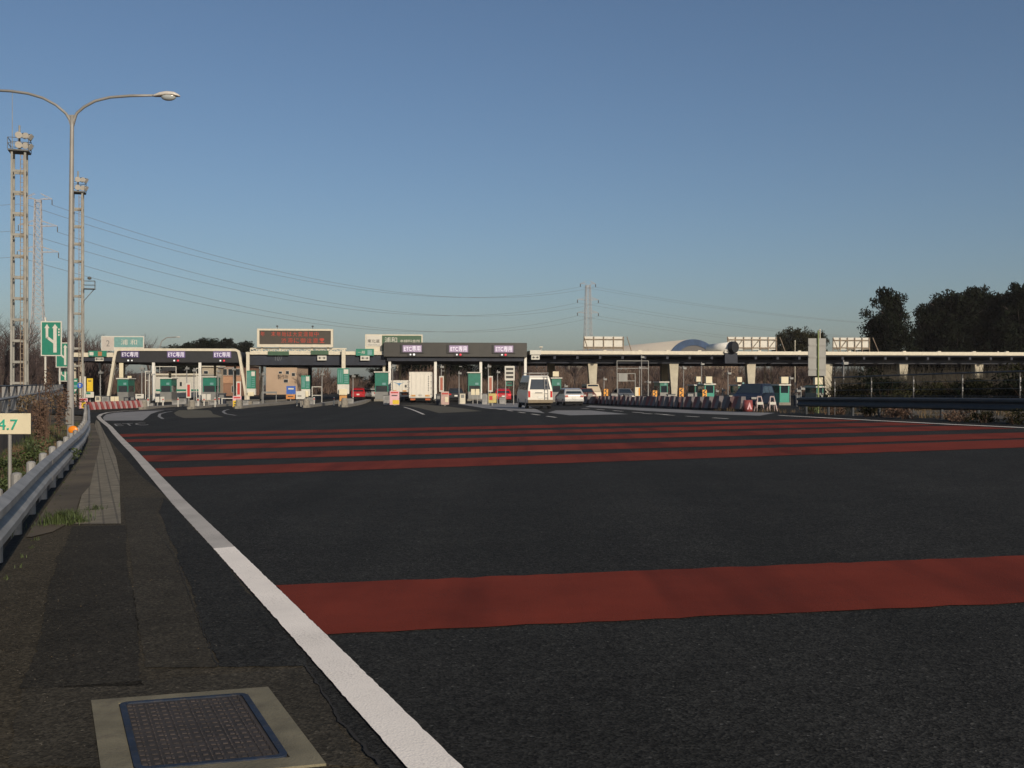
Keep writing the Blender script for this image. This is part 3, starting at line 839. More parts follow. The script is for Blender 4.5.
bare = []
for k in range(5):
    tr, cr_ = bare_tree_meshes(40+k, 12)
    me1 = tr.build('trunk', m_bark); me2 = cr_.build('crown', m_twig)
    t = thing('bare_tree', 'bare tree', 'tree', (0, -900, 0)); me1.parent = t; me2.parent = t
    bare.append(t)
used = set()
def place_bare(px, Yt, pytop, k, label, group=None, mult=1.0):
    X = (px-512)/F*Yt; z0_ = zg(X, Yt)-.05
    H = CAMZ+(384-pytop)/F*Yt - z0_
    s = H/12.8; src = bare[k % 5]
    a = RND.uniform(0, 6.28)
    if k % 5 not in used:
        used.add(k % 5); o = src; o.location = (X, Yt, z0_); o.rotation_euler.z = a; o.scale = (s*mult, s*mult, s); o['label'] = label
        if group: o['group'] = group
    else: o = dup(src, (X, Yt, z0_), a, label, group, (s*mult, s*mult, s))
    return o
rows = [(-10,150,292,'bare brown tree at the outer edge of the wood beside the floodlight tower'),
        (8,140,298,'bare brown tree directly behind the taller looking floodlight tower'),
        (26,150,310,'bare brown tree between the floodlight tower and the green lane sign'),
        (42,160,318,'bare brown tree behind the large green lane arrow sign'),
        (57,150,322,'bare brown tree between the green lane sign and the street lamp'),
        (70,165,312,'bare brown tree directly behind the street lamp pole'),
        (84,155,314,'bare brown tree beside the second floodlight tower with its side platform'),
        (95,165,322,'last bare brown tree of the wood above the small canopy roof'),
        (112,240,326,'small bare tree standing alone behind the pale green overhead board'),
        (146,250,330,'small bare tree showing just past the pale green overhead board'),
        (16,175,306,'bare tree in the second row behind the floodlight tower'),
        (34,180,322,'bare tree in the second row behind the first green lane sign'),
        (50,180,326,'bare tree in the second row left of the second green lane sign'),
        (64,190,322,'bare tree in the second row seen against the lamp pole'),
        (78,185,330,'bare tree in the second row behind the small canopy'),
        (90,190,334,'bare tree in the second row above the small canopy signs'),
        (2,120,330,'low bare tree near the side road fence at the picture edge'),
        (30,125,345,'low bare tree beyond the side road fence near the tower legs'),
        (48,128,350,'low bare tree beyond the fence under the green lane sign'),
        (66,132,350,'low bare tree beyond the fence next to the lamp pole'),
        (88,180,352,'low bare tree seen under the small canopy roof'),
        (104,190,356,'low bare tree behind the sloping leg of the ETC arch'),
        (124,180,358,'low bare tree behind the first booth of the ETC arch'),
        (140,180,360,'low bare tree seen between the posts of the ETC arch')]
for i, (px, Yt, py, lb) in enumerate(rows): place_bare(px, Yt, py, i, lb, mult=1.25)

def leaf_clump(mb, c, rx, ry, rz, n, size, r, shell=.55):
    """many leaf-sized quads through an uneven volume"""
    lobes = [(Vector((r.gauss(0,.45), r.gauss(0,.45), r.gauss(0,.4))), r.uniform(.35,.62)) for _ in range(9)]
    for _ in range(n):
        lc, lr = lobes[int(r.random()*len(lobes))]
        d = Vector((r.gauss(0,1), r.gauss(0,1), r.gauss(0,1))).normalized()*lr*(r.random()**(1-shell) if shell < 1 else 1)
        p = lc + d
        p = Vector((c[0]+p.x*rx, c[1]+p.y*ry, c[2]+p.z*rz))
        u = Vector((r.gauss(0,1), r.gauss(0,1), r.gauss(0,1))).normalized()
        v = u.orthogonal().normalized(); w_ = u.cross(v); a = size*r.uniform(.5,1.4)
        th = r.uniform(0, 6.28); e1 = (v*math.cos(th)+w_*math.sin(th))*a; e2 = u.cross(e1).normalized()*a*.55
        mb.add([p-e1, p+e2*.7, p+e1, p-e2*.7], [(0,1,2,3)])
def ever_tree(seed, H, W, material, n=15000, leaf=.27):
    r = random.Random(seed); mb = MB(); tk = MB()
    tk.tube([(0,0,-.3),(.1,.1,H*.3),(-.1,.15,H*.62),(0,0,H*.85)], [H*.024,H*.019,H*.012,H*.004], 8)
    for k in range(11):
        a = r.uniform(0,6.28); zz = H*r.uniform(.25,.7); L = W*r.uniform(.25,.45)
        tk.tube([(0,0,zz),(math.cos(a)*L*.5,math.sin(a)*L*.5,zz+L*.35),(math.cos(a)*L,math.sin(a)*L,zz+L*.6)], [H*.008,H*.005,H*.002], 5)
    for k in range(16):
        a = 2.4*k+r.uniform(-.4,.4); q = (.35+.65*r.random())*W*.33; zz = H*(.16+.72*(k+.5)/16+r.uniform(-.04,.04)); f = 1-.9*max(0, zz/H-.62)
        leaf_clump(mb, (math.cos(a)*q*f, math.sin(a)*q*f, zz), W*.26*f, W*.26*f, H*.12, n//18, leaf, r)
    leaf_clump(mb, (0,0,H*.86), W*.22, W*.22, H*.10, n//16, leaf, r)
    for zz in (.25,.45,.65): leaf_clump(mb, (0,0,H*zz), W*.36, W*.36, H*.16, n//6, leaf*1.15, r)
    t = thing('evergreen_tree', 'x', 'tree', (0,-900,0))
    tk.build('trunk', m_bark, t); mb.build('crown', material, t)
    return t
evs = [ever_tree(3, 17, 12, m_leafd), ever_tree(5, 17, 11, m_leafd), ever_tree(9, 17, 13, m_leafm)]
usede = set()
def place_ever(px, Yt, pytop, k, wpx, label, group=None):
    X = (px-512)/F*Yt; z0_ = zg(X, Yt)
    H = CAMZ+(384-pytop)/F*Yt - z0_; s = H/16.2; sw = (wpx/F*Yt)/12.0; a = RND.uniform(0,6.28)
    if k not in usede:
        usede.add(k); o = evs[k]; o.location = (X, Yt, z0_); o.rotation_euler.z = a; o.scale = (sw, sw, s); o['label'] = label
    else: o = dup(evs[k], (X, Yt, z0_), a, label, None, (sw, sw, s))
    return o
EV = [(940,182,292,1,66,'dark evergreen just left of the broad rounded crown in the grove'),(975,178,287,0,62,'dark evergreen just right of the broad rounded crown in the grove'),(1005,172,290,1,62,'dark evergreen closing the last gap before the edge tree of the grove'),
      (889,170,289,0,58,'tall dark evergreen at the end of the grove, its crown standing apart from the rest'),
      (877,180,322,1,28,'low dark evergreen bulge at the foot of the outermost grove tree'),
      (928,175,303,1,50,'dark evergreen in the dip between the outermost tree and the broad grove crown'),
      (958,172,288,1,74,'broad dark evergreen forming the highest rounded crown in the middle of the grove'),
      (990,180,296,0,60,'dark evergreen between the broad rounded crown and the picture edge'),
      (1020,165,283,0,62,'dark evergreen with pale gaps at the right edge of the photograph'),
      (1050,170,276,1,80,'dark evergreen just beyond the right edge of the grove'),
      (940,200,318,1,70,'dark evergreen in the second row of the grove filling the lower gap'),
      (1000,200,316,0,80,'dark evergreen in the second row near the end of the grove'),
      (900,150,350,1,60,'dark evergreen shrub tree below the grove showing under the canopy roof'),
      (950,150,350,0,70,'dark evergreen shrub tree under the canopy between two tapered columns'),
      (1000,150,350,1,70,'dark evergreen shrub tree under the canopy nearest the picture edge'),
      (797,240,327,2,38,'olive brown tree behind the canopy roof left of the grey sign back'),
      (783,250,333,2,24,'smaller olive tree at the left foot of the olive tree behind the canopy'),
      (815,245,331,2,26,'olive tree partly behind the grey sign back'),
      (184,260,343,0,40,'low dark evergreen mound at the left above the ETC arch'),
      (202,255,337.0,1,52,'highest dark evergreen mound above the middle of the ETC arch'),
      (224,262,339,0,46,'second dark evergreen mound above the ETC arch'),
      (243,258,340,1,36,'dark evergreen mound at the corner of the ETC arch beside the message board'),
      (172,265,346,1,34,'lowest dark evergreen mound at the near end of the row above the ETC arch'),
      (352,240,374,1,30,'dark evergreen bush seen through the gate under the message board'),
      (382,200,362,0,30,'dark evergreen behind the booth left of the white truck'),
      (420,210,352,0,60,'dark evergreen behind the white box truck under the ETC canopy'),
      (455,210,352,1,50,'dark evergreen behind the second lane of the ETC canopy'),
      (492,205,352,0,50,'dark evergreen behind the red car lane of the ETC canopy')]
for a in EV: place_ever(*a)

# brown bank and scrub seen through the toll gates
def hill_z(x, y):
    t = smooth(175, 215, y); return ZP - .05 + t*(3.0 + 1.0*math.sin(x*.05) + .5*math.sin(x*.21+1))
hl = drape('hill', [(15,172),(20,215),(20,300),(330,300),(330,172)], 0, mat('scrub_bank', (0.05,0.036,0.026), .95, var=.5, vs=.25, bump=.8, bs=3), 6, zf=hill_z)
hl2 = drape('hill', [(-330,210),(-330,330),(-84,330),(-84,210)], 0, MATS['scrub_bank'], 6, zf=lambda x, y: ZP - .05 + smooth(210, 250, y)*(5.0+1.2*math.sin(x*.07)))
marks = ['the white van','the silver car','the first tapered column','the white board frame','the second tapered column','the orange arrow boards',
         'the third booth','the blue minivan','the third tapered column','the last green booth','the grey sign back','the cable fence','the fifth tapered column','the sixth tapered column']
k = 0
for px in range(518, 1030, 13):
    j = min(len(marks)-1, int((px-518)/ (512/len(marks))))
    ff = (px-518)/13
    lb = f'bare scrub tree on the brown bank behind {marks[j]}, {nth(int(ff))} along the bank from the ETC canopy'
    lb = f'{nth(int(ff))} bare scrub tree along the brown bank counting from the ETC canopy'
    place_bare(px+RND.uniform(-3,3), RND.uniform(170,215), RND.uniform(352,364) + (4 if px > 840 else 0), k, lb, 'bare scrub trees on the bank behind the canopy', 1.7); k += 1
for i, (px, Yt, py, lb) in enumerate([(302,200,358,'bare brown tree behind the pinkish building seen through the gate'),
        (316,190,362,'bare brown tree in the middle of the open gate under the message board'),
        (330,200,372,'low bare tree beside the empty white frame under the message board'),
        (372,220,374,'low bare tree between the striped island nose and the stopped cars'),
        (395,190,362,'bare tree behind the truck with the blue bird emblem'),
        (440,170,356,'bare tree behind the first post right of the white box truck'),
        (470,175,356,'bare tree behind the dark car lane'), (512,170,356,'bare tree behind the white menu board')]):
    place_bare(px, Yt, py, i+2, lb, mult=1.8)

# weeds, dry shrubs and creepers beside the rail
def bush(name, px, py, Yt, wm, hm, material, label, n, leaf, cat='shrub', stems=None, seed=1, z=None):
    X = (px-512)/F*Yt; z0_ = z if z is not None else zg(X, Yt)-.05
    r = random.Random(seed); t = thing(name, label, cat, (X, Yt, z0_))
    mb = MB(); leaf_clump(mb, (0,0,hm*.5), wm*.6, wm*.6, hm*.55, n, leaf, r); mb.build('foliage', material, t)
    sm = MB()
    for _ in range(14):
        a = r.uniform(0,6.28); q = r.uniform(.1,.5)*wm
        sm.tube([(math.cos(a)*q*.2,math.sin(a)*q*.2,-.05),(math.cos(a)*q*.7,math.sin(a)*q*.7,hm*.5),(math.cos(a)*q,math.sin(a)*q,hm*r.uniform(.7,1.05))], [.012,.008,.003], 4)
    sm.build('stems', stems or m_leafr, t)
    return t
bush('shrub', 12, 455, 16.5, .9, .55, m_leafg, 'green leafy shrub just behind the distance board post', 1500, .035, seed=3)
bush('shrub', -8, 460, 14.0, .7, .45, m_leafg, 'low green shrub at the picture edge below the distance board', 900, .03, seed=4)
bush('shrub', 36, 440, 20.5, 1.0, .60, m_leafg, 'green shrub between the distance board and the street lamp', 1700, .04, seed=5)
bush('shrub', 50, 430, 26.0, .9, .55, m_leafy, 'tan dry shrub against the wall beside the lamp post', 1100, .04, seed=6)
bush('shrub', 25, 430, 23.0, 1.0, .55, m_leafr, 'brown dry shrub against the wall left of the dead creeper', 900, .04, seed=7)
bush('shrub', -4, 470, 12.2, .4, .34, m_leafy, 'yellow flowering weed behind the nearest part of the guardrail', 700, .022, seed=8)
bush('shrub', 30, 445, 18.0, .5, .38, m_leafy, 'yellow green weed close behind the guardrail before the lamp post', 900, .028, seed=9)
bush('creeper', 45, 430, 30.0, .62, 2.3, m_leafr, 'dead brown creeper hanging over the retaining wall and fence', 1500, .05, 'creeper', seed=10)
bush('creeper', 31, 400, 36.0, 1.6, .8, m_leafy, 'tan dry creeper spread along the fence posts on the wall', 500, .06, 'creeper', seed=12, z=.55)
bush('creeper', 60, 400, 52.0, 1.8, .9, m_leafr, 'brown dry creeper on the far stretch of the wall fence', 500, .07, 'creeper', seed=13, z=.55)
def grass(name, spots, hm, material, seed, label=None):
    r = random.Random(seed); mb = MB()
    for (x, y, n, rad, h) in spots:
        z = zg(x, y)
        for _ in range(n):
            a = r.uniform(0,6.28); q = abs(r.gauss(0,.5))*rad; bx = x+math.cos(a)*q; by = y+math.sin(a)*q
            b = r.uniform(0,6.28); hh = h*r.uniform(.4,1.2); ln = hh*r.uniform(.2,.9); w_ = .004+hh*.012
            d = Vector((math.cos(b), math.sin(b), 0)); s = Vector((-d.y, d.x, 0))*w_
            p0 = Vector((bx,by,z)); p1 = p0+d*ln*.4+Vector((0,0,hh*.7)); p2 = p0+d*ln+Vector((0,0,hh))
            mb.add([p0-s,p0+s,p1+s*.7,p1-s*.7,p2],[(0,1,2,3),(3,2,4)])
    return kind(mb.build(name, material), 'stuff')
def grit(name, n, reg, seed, m_):
    r = random.Random(seed); mb = MB()
    for _ in range(n):
        x, y = reg(r); z = zg(x, y)+.012; s = r.uniform(.0025, .006)
        a = r.uniform(0, 3.1); c, q = math.cos(a)*s, math.sin(a)*s
        mb.add([(x-c,y-q,z),(x+q,y-c,z),(x+c,y+q,z),(x-q,y+c,z),(x,y,z+s*.8)], [(0,1,4),(1,2,4),(2,3,4),(3,0,4)])
    return kind(mb.build(name, m_), 'stuff')
def near_rail(r): y = r.uniform(3.5, 16); return railx(y)+.15+abs(r.gauss(0,.35)), y
def shoulder_spot(r): y = r.uniform(3.8, 12); return railx(y)+.2+r.random()*(1.6 if y > 5 else 1.9), y
m_grit = mat('grit_stone', (.085,.075,.06), .9, var=.3)
grit('grit', 420, near_rail, 31, m_grit); grit('grit', 50, shoulder_spot, 32, m_grit); grit('leaf_litter', 26, shoulder_spot, 33, m_leafy)
p = G(61, 524)
grass('grass', [(p.x,p.y,420,.30,.16),(p.x+.22,p.y+.05,160,.14,.09),(p.x-.1,p.y+.5,160,.25,.13),(p.x-.35,p.y-.5,60,.25,.07),(p.x-.1,p.y-.15,60,.3,.06),(p.x-.15,p.y+1.4,80,.2,.08)], .1, m_leafg, 2)
sp = []; sp2 = []
for i in range(260):
    y = RND.uniform(9.5, 48)**1.0; x = RND.uniform(wallx(y)+.1, railx(y)-.45)
    (sp if RND.random() < .7 else sp2).append((x, y, 40, .4, RND.uniform(.10,.24)))
grass('weeds', sp, .3, m_leafg, 4); grass('dry_weeds', sp2, .3, m_leafy, 5)
sp = [(railx(y)+RND.uniform(.0,.15), y, 8, .06, .045) for y in [9+i*.6 for i in range(60)]]
grass('verge_weeds', sp, .1, m_leafg, 6)

# ================================================================== canopies of the toll gate
class Fr:
    """plaza-aligned frame with its origin on the ground under pixel column px, v metres behind the canopy line"""
    def __init__(s, px, v=0.0):
        s.v0 = v; s.u0 = uof(px, v); s.loc = PL(px, v)
    def x(s, px, v=None):
        v = s.v0 if v is None else v
        return uof(px, v) - s.u0
    def z(s, py, px=None, v=None):
        v = s.v0 if v is None else v
        q = Vector((0, Y0, 0)) + UX*(uof(px, v) if px is not None else s.u0) + VX*v
        return CAMZ + (384-py)/F*q.y - s.loc.z
    def thing(s, name, label, cat, group=None): return thing(name, label, cat, s.loc, TH, group)

def post(fr, par, px, v, py_top, py_bot, w, m, name='post', d=None):
    x = fr.x(px, fr.v0+v); zt = fr.z(py_top, px, fr.v0+v)
    d = d or w
    MB().box(x-w/2, x+w/2, v-d/2, v+d/2, -.1 if py_bot is None else fr.z(py_bot, px, fr.v0+v), zt).build(name, m, par, bevel=.02)

# ---- 1. small canopy at the near side
f = Fr(74); t = f.thing('toll_canopy', 'small flat cream edged canopy over the outermost gate beside the lamp post', 'canopy')
MB().box(f.x(66), f.x(113), 0, 22, f.z(357), f.z(352.6)).build('roof', m_cream, t, bevel=.03)
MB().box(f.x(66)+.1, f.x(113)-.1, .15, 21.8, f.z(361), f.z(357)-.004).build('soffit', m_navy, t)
post(f, t, 74.5, 1.0, 357.5, None, .34, m_cream); post(f, t, 82, 12, 358, None, .3, m_cream); post(f, t, 100, 14, 358, None, .3, m_cream)

# ---- 2. the arch with three ETC lanes
f = Fr(107); t = f.thing('toll_arch', 'white framed toll arch with sloping legs and black fascia over three ETC lanes', 'canopy')
zt = f.z(348.3); xL, xR, xl, xr = f.x(107.5), f.x(247.5), f.x(114.5), f.x(240.5)
w_ = .30
mb = MB()
for dv in (-.25,):
    pts = [(xL, -.2), (xL, .6), (xL+(xl-xL)*.88, zt-1.0), (xl+.1, zt-.25), (xl+.55, zt), (xr-.55, zt), (xr-.1, zt-.25), (xR-(xR-xr)*.88, zt-1.0), (xR, .6), (xR, -.2)]
    inner = []
    for i, p in enumerate(pts):
        a = Vector(pts[max(0,i-1)]); b = Vector(pts[min(len(pts)-1,i+1)]); d = (b-a).normalized(); nrm = Vector((d.y, -d.x))*w_
        inner.append((p[0]+nrm.x, p[1]+nrm.y))
    for i in range(len(pts)-1):
        mb.prism([pts[i], pts[i+1], inner[i+1], inner[i]], -.30, .30)
mb.build('frame', m_cream, t)
zb = f.z(362.3)
poly = [(xl+.28+.0, zt-.32-.2), (xl+.62, zt-.32), (xr-.62, zt-.32), (xr-.28, zt-.52), (xr+.35, zb), (xl-.35, zb)]
MB().prism(poly, -.12, .12).build('fascia', m_dark, t)
MB().box(xl-.1, xr+.1, .32, 20, zb-.05, zt-.4).build('roof', m_navy, t)
for i, (px, dim) in enumerate(((130.5, True), (176.5, False), (222.5, False))):
    x = f.x(px)
    p = MB().box(x-1.05, x+1.05, -.22, -.125, f.z(357.6), f.z(351)).build('lane_sign', m_etcd if dim else m_etc, t)
    lettering('lettering', 'ETC専用', 1.85, .60, m_etxt, p, x, -.235, (f.z(357.6)+f.z(351))/2)
    q = MB().box(x-.5, x+.5, -.2, -.125, f.z(361.8), f.z(359.3)).build('signal_panel', m_dark, t)
    MB().ball((x-.22,-.22,f.z(360.5)), .11, .04, .11, 12).build('white_signal', m_sigw, q)
    MB().ball((x+.22,-.22,f.z(360.5)), .12 if i else .09, .04, .12 if i else .09, 12).build('red_signal', m_sigr if i else m_sigw, q)
for px in (153.6, 200): post(f, t, px, -.6, 362.6, None, .31, m_white)
for px in (124, 170, 215, 235): post(f, t, px, 14, 363, None, .28, m_cream)
for px, a, b, ww in ((124.8, 363.2, 377.8, .46), (133, 376.0, 393, .46)):
    x = f.x(px)
    MB().box(x-ww/2, x+ww/2, -1.5, -1.42, f.z(b), f.z(a)).build('hanging_board', m_signc, t)

# ---- 3. middle canopy
f = Fr(247); t = f.thing('toll_canopy', 'middle canopy with a cream truss edge, carrying the message board', 'canopy')
MB().box(f.x(243)+.3, f.x(344.5), 0, 20, f.z(354.6), f.z(352.2)).build('roof', m_cream, t, bevel=.03)
MB().box(f.x(344.6), f.x(386), .05, 20, f.z(354.6), f.z(351)).build('roof', m_cream, t, bevel=.03)
MB().box(f.x(249), f.x(386), .3, 19.5, f.z(365, v=.3), f.z(354.8, v=.3)).build('fascia', m_navy, t)
mb = MB()
for i in range(16):
    a = f.x(250+i*6); b = f.x(256+i*6); z0_, z1_ = f.z(351.9), f.z(348.2)
    mb.bar((a,.3,z0_),(b,.3,z1_) if i % 2 else (b,.3,z0_), .09); mb.bar((a,.3,z1_),(b,.3,z1_), .12); mb.bar((a,.3,z0_+.05),(b,.3,z0_+.05), .12)
    mb.bar((a,.3,z0_),(a,.3,z1_), .09); mb.bar((a,1.3,z1_),(b,1.3,z1_), .12)
    mb.bar((b,.3,z0_),(a,.3,z1_) , .07)
mb.build('truss', m_cream, t)
post(f, t, 248, -.3, 352, None, .38, m_polg if False else m_cream); post(f, t, 343.6, -.3, 350, None, .46, m_cream)
post(f, t, 384, 1, 365, None, .3, m_cream); post(f, t, 310, 16, 365, None, .5, m_navy); post(f, t, 262, 12, 365, None, .35, m_cream)
for k, (px0, px1, py0, py1, txt, m_) in enumerate(((268,289,351.2,355.2,None,m_gsign2),(311,328.6,350.3,354.4,None,m_gsign2),(356,374,348.4,355.4,'一般',m_gsign))):
    p = MB().box(f.x(px0), f.x(px1), -.12, -.02, f.z(py1), f.z(py0)).build('lane_sign', m_, t, label=('dark green lane plate under the message board','dark green lane plate above the arrow board','bright green lane plate with white characters')[k])
    if txt: 
        MB().box(f.x(367.5), f.x(372), -.14, -.122, f.z(354.6), f.z(349.6)).build('pictogram', m_teal, p)
        lettering('lettering', txt, .9, .38, m_signw, p, f.x(361.5), -.13, f.z(352))
for px in (322, 365):
    p = MB().box(f.x(px)-.55, f.x(px)+.55, -.1, .02, f.z(360.2), f.z(355.5)).build('arrow_board', m_signw, t)
    z_ = f.z(357.8)
    for s in (-1, 1):
        MB().prism([(f.x(px)+s*.06, z_+.05),(f.x(px)+s*.22, z_+.05),(f.x(px)+s*.22, z_+.16),(f.x(px)+s*.45, z_),(f.x(px)+s*.22, z_-.16),(f.x(px)+s*.22, z_-.05),(f.x(px)+s*.06, z_-.05)], -.115, -.101).build('arrow', m_ink, p)
lettering('lane_digits', '107', .9, .62, mat('unlit_digits', (.10,.11,.12), .5), t, f.x(278.5), .285, f.z(358))

# ---- 4. message board
f = Fr(257, -.2); t = f.thing('message_board', 'electronic message board with two rows of red characters in a cream frame above the canopy', 'message board')
x0, x1, z0_, z1_ = f.x(257), f.x(333), f.z(347), f.z(328.6)
b0, b1, c0, c1 = f.x(259.3), f.x(330.8), f.z(344.2), f.z(330.4)
mb = MB(); mb.box(x0, b0, 0, .7, z0_, z1_); mb.box(b1, x1, 0, .7, z0_, z1_); mb.box(b0, b1, 0, .7, z0_, c0); mb.box(b0, b1, 0, .7, c1, z1_); mb.box(b0, b1, .3, .7, c0, c1)
mb.build('frame', m_cream, t)
scn = MB().box(b0+.004, b1-.004, .12, .29, c0+.004, c1-.004).build('screen', m_ledb, t)
def led(txt, px0, px1, pyc, h):
    n = len(txt)
    for i, ch in enumerate(txt):
        if ch == ' ': continue
        px = px0 + (px1-px0)*(i+.5)/n
        lettering('character', ch, (f.x(px1)-f.x(px0))/n*.80, h, m_ledr, scn, f.x(px), .105, f.z(pyc))
led('年 末年始は大変混雑中', 259.8, 319, 333.8, .58); led('渋滞に御注意!', 280.5, 325, 340.3, .58)
for px in (277, 312.5):
    x = f.x(px); o = MB().tube([(x,.35,z1_),(x,.35,z1_+.22)], .04, 6).ball((x,.2,z1_+.32), .14, .22, .11, 10).build('lamp', m_steel_d, t)
for px in (262, 280, 312, 328): post(f, t, px, .5, 347, 352.5, .2, m_cream, 'bracket')

# ---- 5. overhead direction boards
f = Fr(365, .55); t = f.thing('overhead_sign', 'overhead board with a cream panel beside a green panel naming the toll gate', 'overhead sign')
x0, xm, x1 = f.x(365.2), f.x(382), f.x(422.6); za, zb = f.z(355.5), f.z(334.3)
MB().box(x0, x1, .03, .15, f.z(352), zb).build('frame', m_cream, t)
p = MB().box(x0+.14, xm-.06, -.03, .026, f.z(346.3), f.z(335.4)).build('cream_panel', m_signw, t)
lettering('lettering', '東北道', 1.5, .44, m_ink, p, (x0+xm)/2, -.045, f.z(341)); lettering('lettering', 'TOHOKU', 1.5, .16, m_back, p, (x0+xm)/2, -.045, f.z(344.8))
p = MB().box(xm+.02, x1-.14, -.03, .026, f.z(351), f.z(335.4)).build('green_panel', m_gsign2, t)
lettering('lettering', '浦和', 1.55, .70, m_signw, p, f.x(390.8), -.045, f.z(339.8)); lettering('lettering', '本線料金所', 2.5, .36, m_signw, p, f.x(410), -.045, f.z(340.8))
for px in (367, 420): post(f, t, px, .3, 352, 357, .2, m_steel, 'bracket')

f = Fr(101, .9); t = f.thing('overhead_sign', 'pale faded green and white overhead board above the near corner of the ETC arch', 'overhead sign')
MB().box(f.x(101.2), f.x(144), .03, .15, f.z(350.5), f.z(336)).build('frame', m_signw, t)
p = MB().box(f.x(102.2), f.x(113.7), -.02, .026, f.z(349.5), f.z(337)).build('white_panel', mat('sign_pinkish_white', (.42,.38,.34), .5, var=.06), t)
lettering('lettering', '2', .42, .74, m_back, p, f.x(108), -.035, f.z(343.3))
p = MB().box(f.x(114.2), f.x(143), -.02, .026, f.z(347), f.z(337)).build('teal_panel', m_teal, t)
lettering('lettering', '浦 和', 1.9, .66, m_signw, p, f.x(129), -.035, f.z(342))

# small signs hung on the first canopy
f = Fr(89, -.2); t = f.thing('lane_plate', 'turquoise lane plate with a white panel and an orange spot on the small canopy edge', 'sign')
MB().box(f.x(88.5), f.x(106.5), 0, .12, f.z(356.4), f.z(350.8)).build('panel', m_gsign, t)
MB().box(f.x(89.5), f.x(93.5), -.03, -.004, f.z(355.4), f.z(352)).build('white_mark', m_signw, t)
MB().box(f.x(98), f.x(102), -.03, -.004, f.z(355.8), f.z(351.6)).build('orange_mark', mat('faded_orange', (.35,.15,.06), .5), t)
f = Fr(95, -.2); t = f.thing('arrow_board', 'white board with two dark arrows hung under the small canopy edge', 'sign')
MB().box(f.x(94.2), f.x(102.8), .3, .4, f.z(361), f.z(356.9)).build('panel', m_signw, t)
for px, s in ((96.4,-1),(100.6,1)):
    z_ = f.z(359); MB().prism([(f.x(px)-s*.22,z_+.05),(f.x(px)+s*.02,z_+.05),(f.x(px)+s*.02,z_+.15),(f.x(px)+s*.24,z_),(f.x(px)+s*.02,z_-.15),(f.x(px)+s*.02,z_-.05),(f.x(px)-s*.22,z_-.05)], .285, .299).build('arrow', m_ink, t)

# ---- 6. brown ETC box
f = Fr(383.5, -.6); t = f.thing('toll_canopy', 'large brown box canopy on white posts over three ETC lanes', 'canopy')
x0, x1, z0_, z1_ = f.x(383.5), f.x(527), f.z(356.8), f.z(342.3)
MB().box(x0, x1, 0, 24, z0_, z1_).build('fascia', m_brownp, t, bevel=.05)
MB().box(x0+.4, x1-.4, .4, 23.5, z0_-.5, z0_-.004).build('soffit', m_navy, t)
mb = MB()
for i in range(1, 9):
    x = x0+(x1-x0)*i/9; mb.box(x-.02, x+.02, -.004, .01, z0_+.05, z1_-.05)
mb.build('panel_joints', m_dark, t)
for px in (389.7, 435.4, 480.7, 525.3): post(f, t, px, .8, 356.9, None, .33, m_white)
for px in (400, 445, 490, 520): post(f, t, px, 18, 358, None, .33, m_cream)
for i, px in enumerate((412.2, 458.6, 503.7)):
    x = f.x(px); zc = f.z(348.6)
    fr_ = MB().box(x-1.42, x+1.42, -.14, -.004, f.z(353), f.z(344.4)).build('sign_housing', m_dark, t)
    p = MB().box(x-1.16, x+1.16, -.19, -.145, f.z(352), f.z(345.2)).build('lane_sign', mat('lit_pink_panel', (.10,.07,.10), .4, emit=(.30,.22,.32), es=.8), fr_)
    lettering('lettering', 'ETC専用', 2.0, .66, m_etxt, fr_, x, -.205, zc)
    q = MB().box(x-.55, x+.55, -.1, -.004, f.z(355.8), f.z(353.2)).build('signal_panel', m_dark, t)
    MB().ball((x-.22,-.12,f.z(354.5)), .11, .04, .11, 12).build('white_signal', m_sigw, q)
    MB().ball((x+.22,-.12,f.z(354.5)), .14, .04, .14, 12).build('red_signal', m_sigw if i == 0 else m_sigr, q)

# ---- 7. long flat canopy over the opposite lanes
f = Fr(530); t = f.thing('toll_canopy', 'long flat cream edged canopy carried on tapered concrete columns', 'canopy')
xe = f.x(1100)
MB().box(f.x(529.5), xe, 0, 26, f.z(354.3), f.z(350.6)).build('roof', m_cream, t, bevel=.04)
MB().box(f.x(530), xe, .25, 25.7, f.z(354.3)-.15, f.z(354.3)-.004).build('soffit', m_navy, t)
mb = MB()
k = 0
x = f.x(531)
while x < xe: 
    mb.box(x, x+.3, .4, 25.5, f.z(354.3)-.55, f.z(354.3)-.155); x += 2.9
mb.build('cross_beams', m_navy, t)
MB().box(f.x(530), xe, 24.6, 25.0, f.z(354.3)-1.0, f.z(354.3)-.152).build('rear_beam', m_navy, t)
cm = mat('column_concrete', (0.44, 0.40, 0.31), .8, var=.1, vs=1.2, dirt=.25)
for i, px in enumerate((592, 673, 750, 826.5, 902, 977, 1053)):
    v = 2.75; x = f.x(px, v); zt = f.z(363.3, px, v)
    MB().add([(x-.62,v-.5,zt),(x+.62,v-.5,zt),(x+.62,v+.5,zt),(x-.62,v+.5,zt),(x-.22,v-.35,-.2),(x+.42,v-.35,-.2),(x+.42,v+.35,-.2),(x-.22,v+.35,-.2)],
             [(0,1,2,3),(4,7,6,5),(0,4,5,1),(1,5,6,2),(2,6,7,3),(3,7,4,0)]).build('column', cm, t, bevel=.03)
MB().box(f.x(530), xe, 2.1, 3.5, f.z(363.2, v=2.1), f.z(354.3)-.56).build('front_girder', m_navy, t)
for px in (551, 664):
    x = f.x(px, 18); MB().box(x-.5, x+.5, 17.6, 18.4, -.1, f.z(354.3)-.56).build('rear_column', cm, t, bevel=.03)
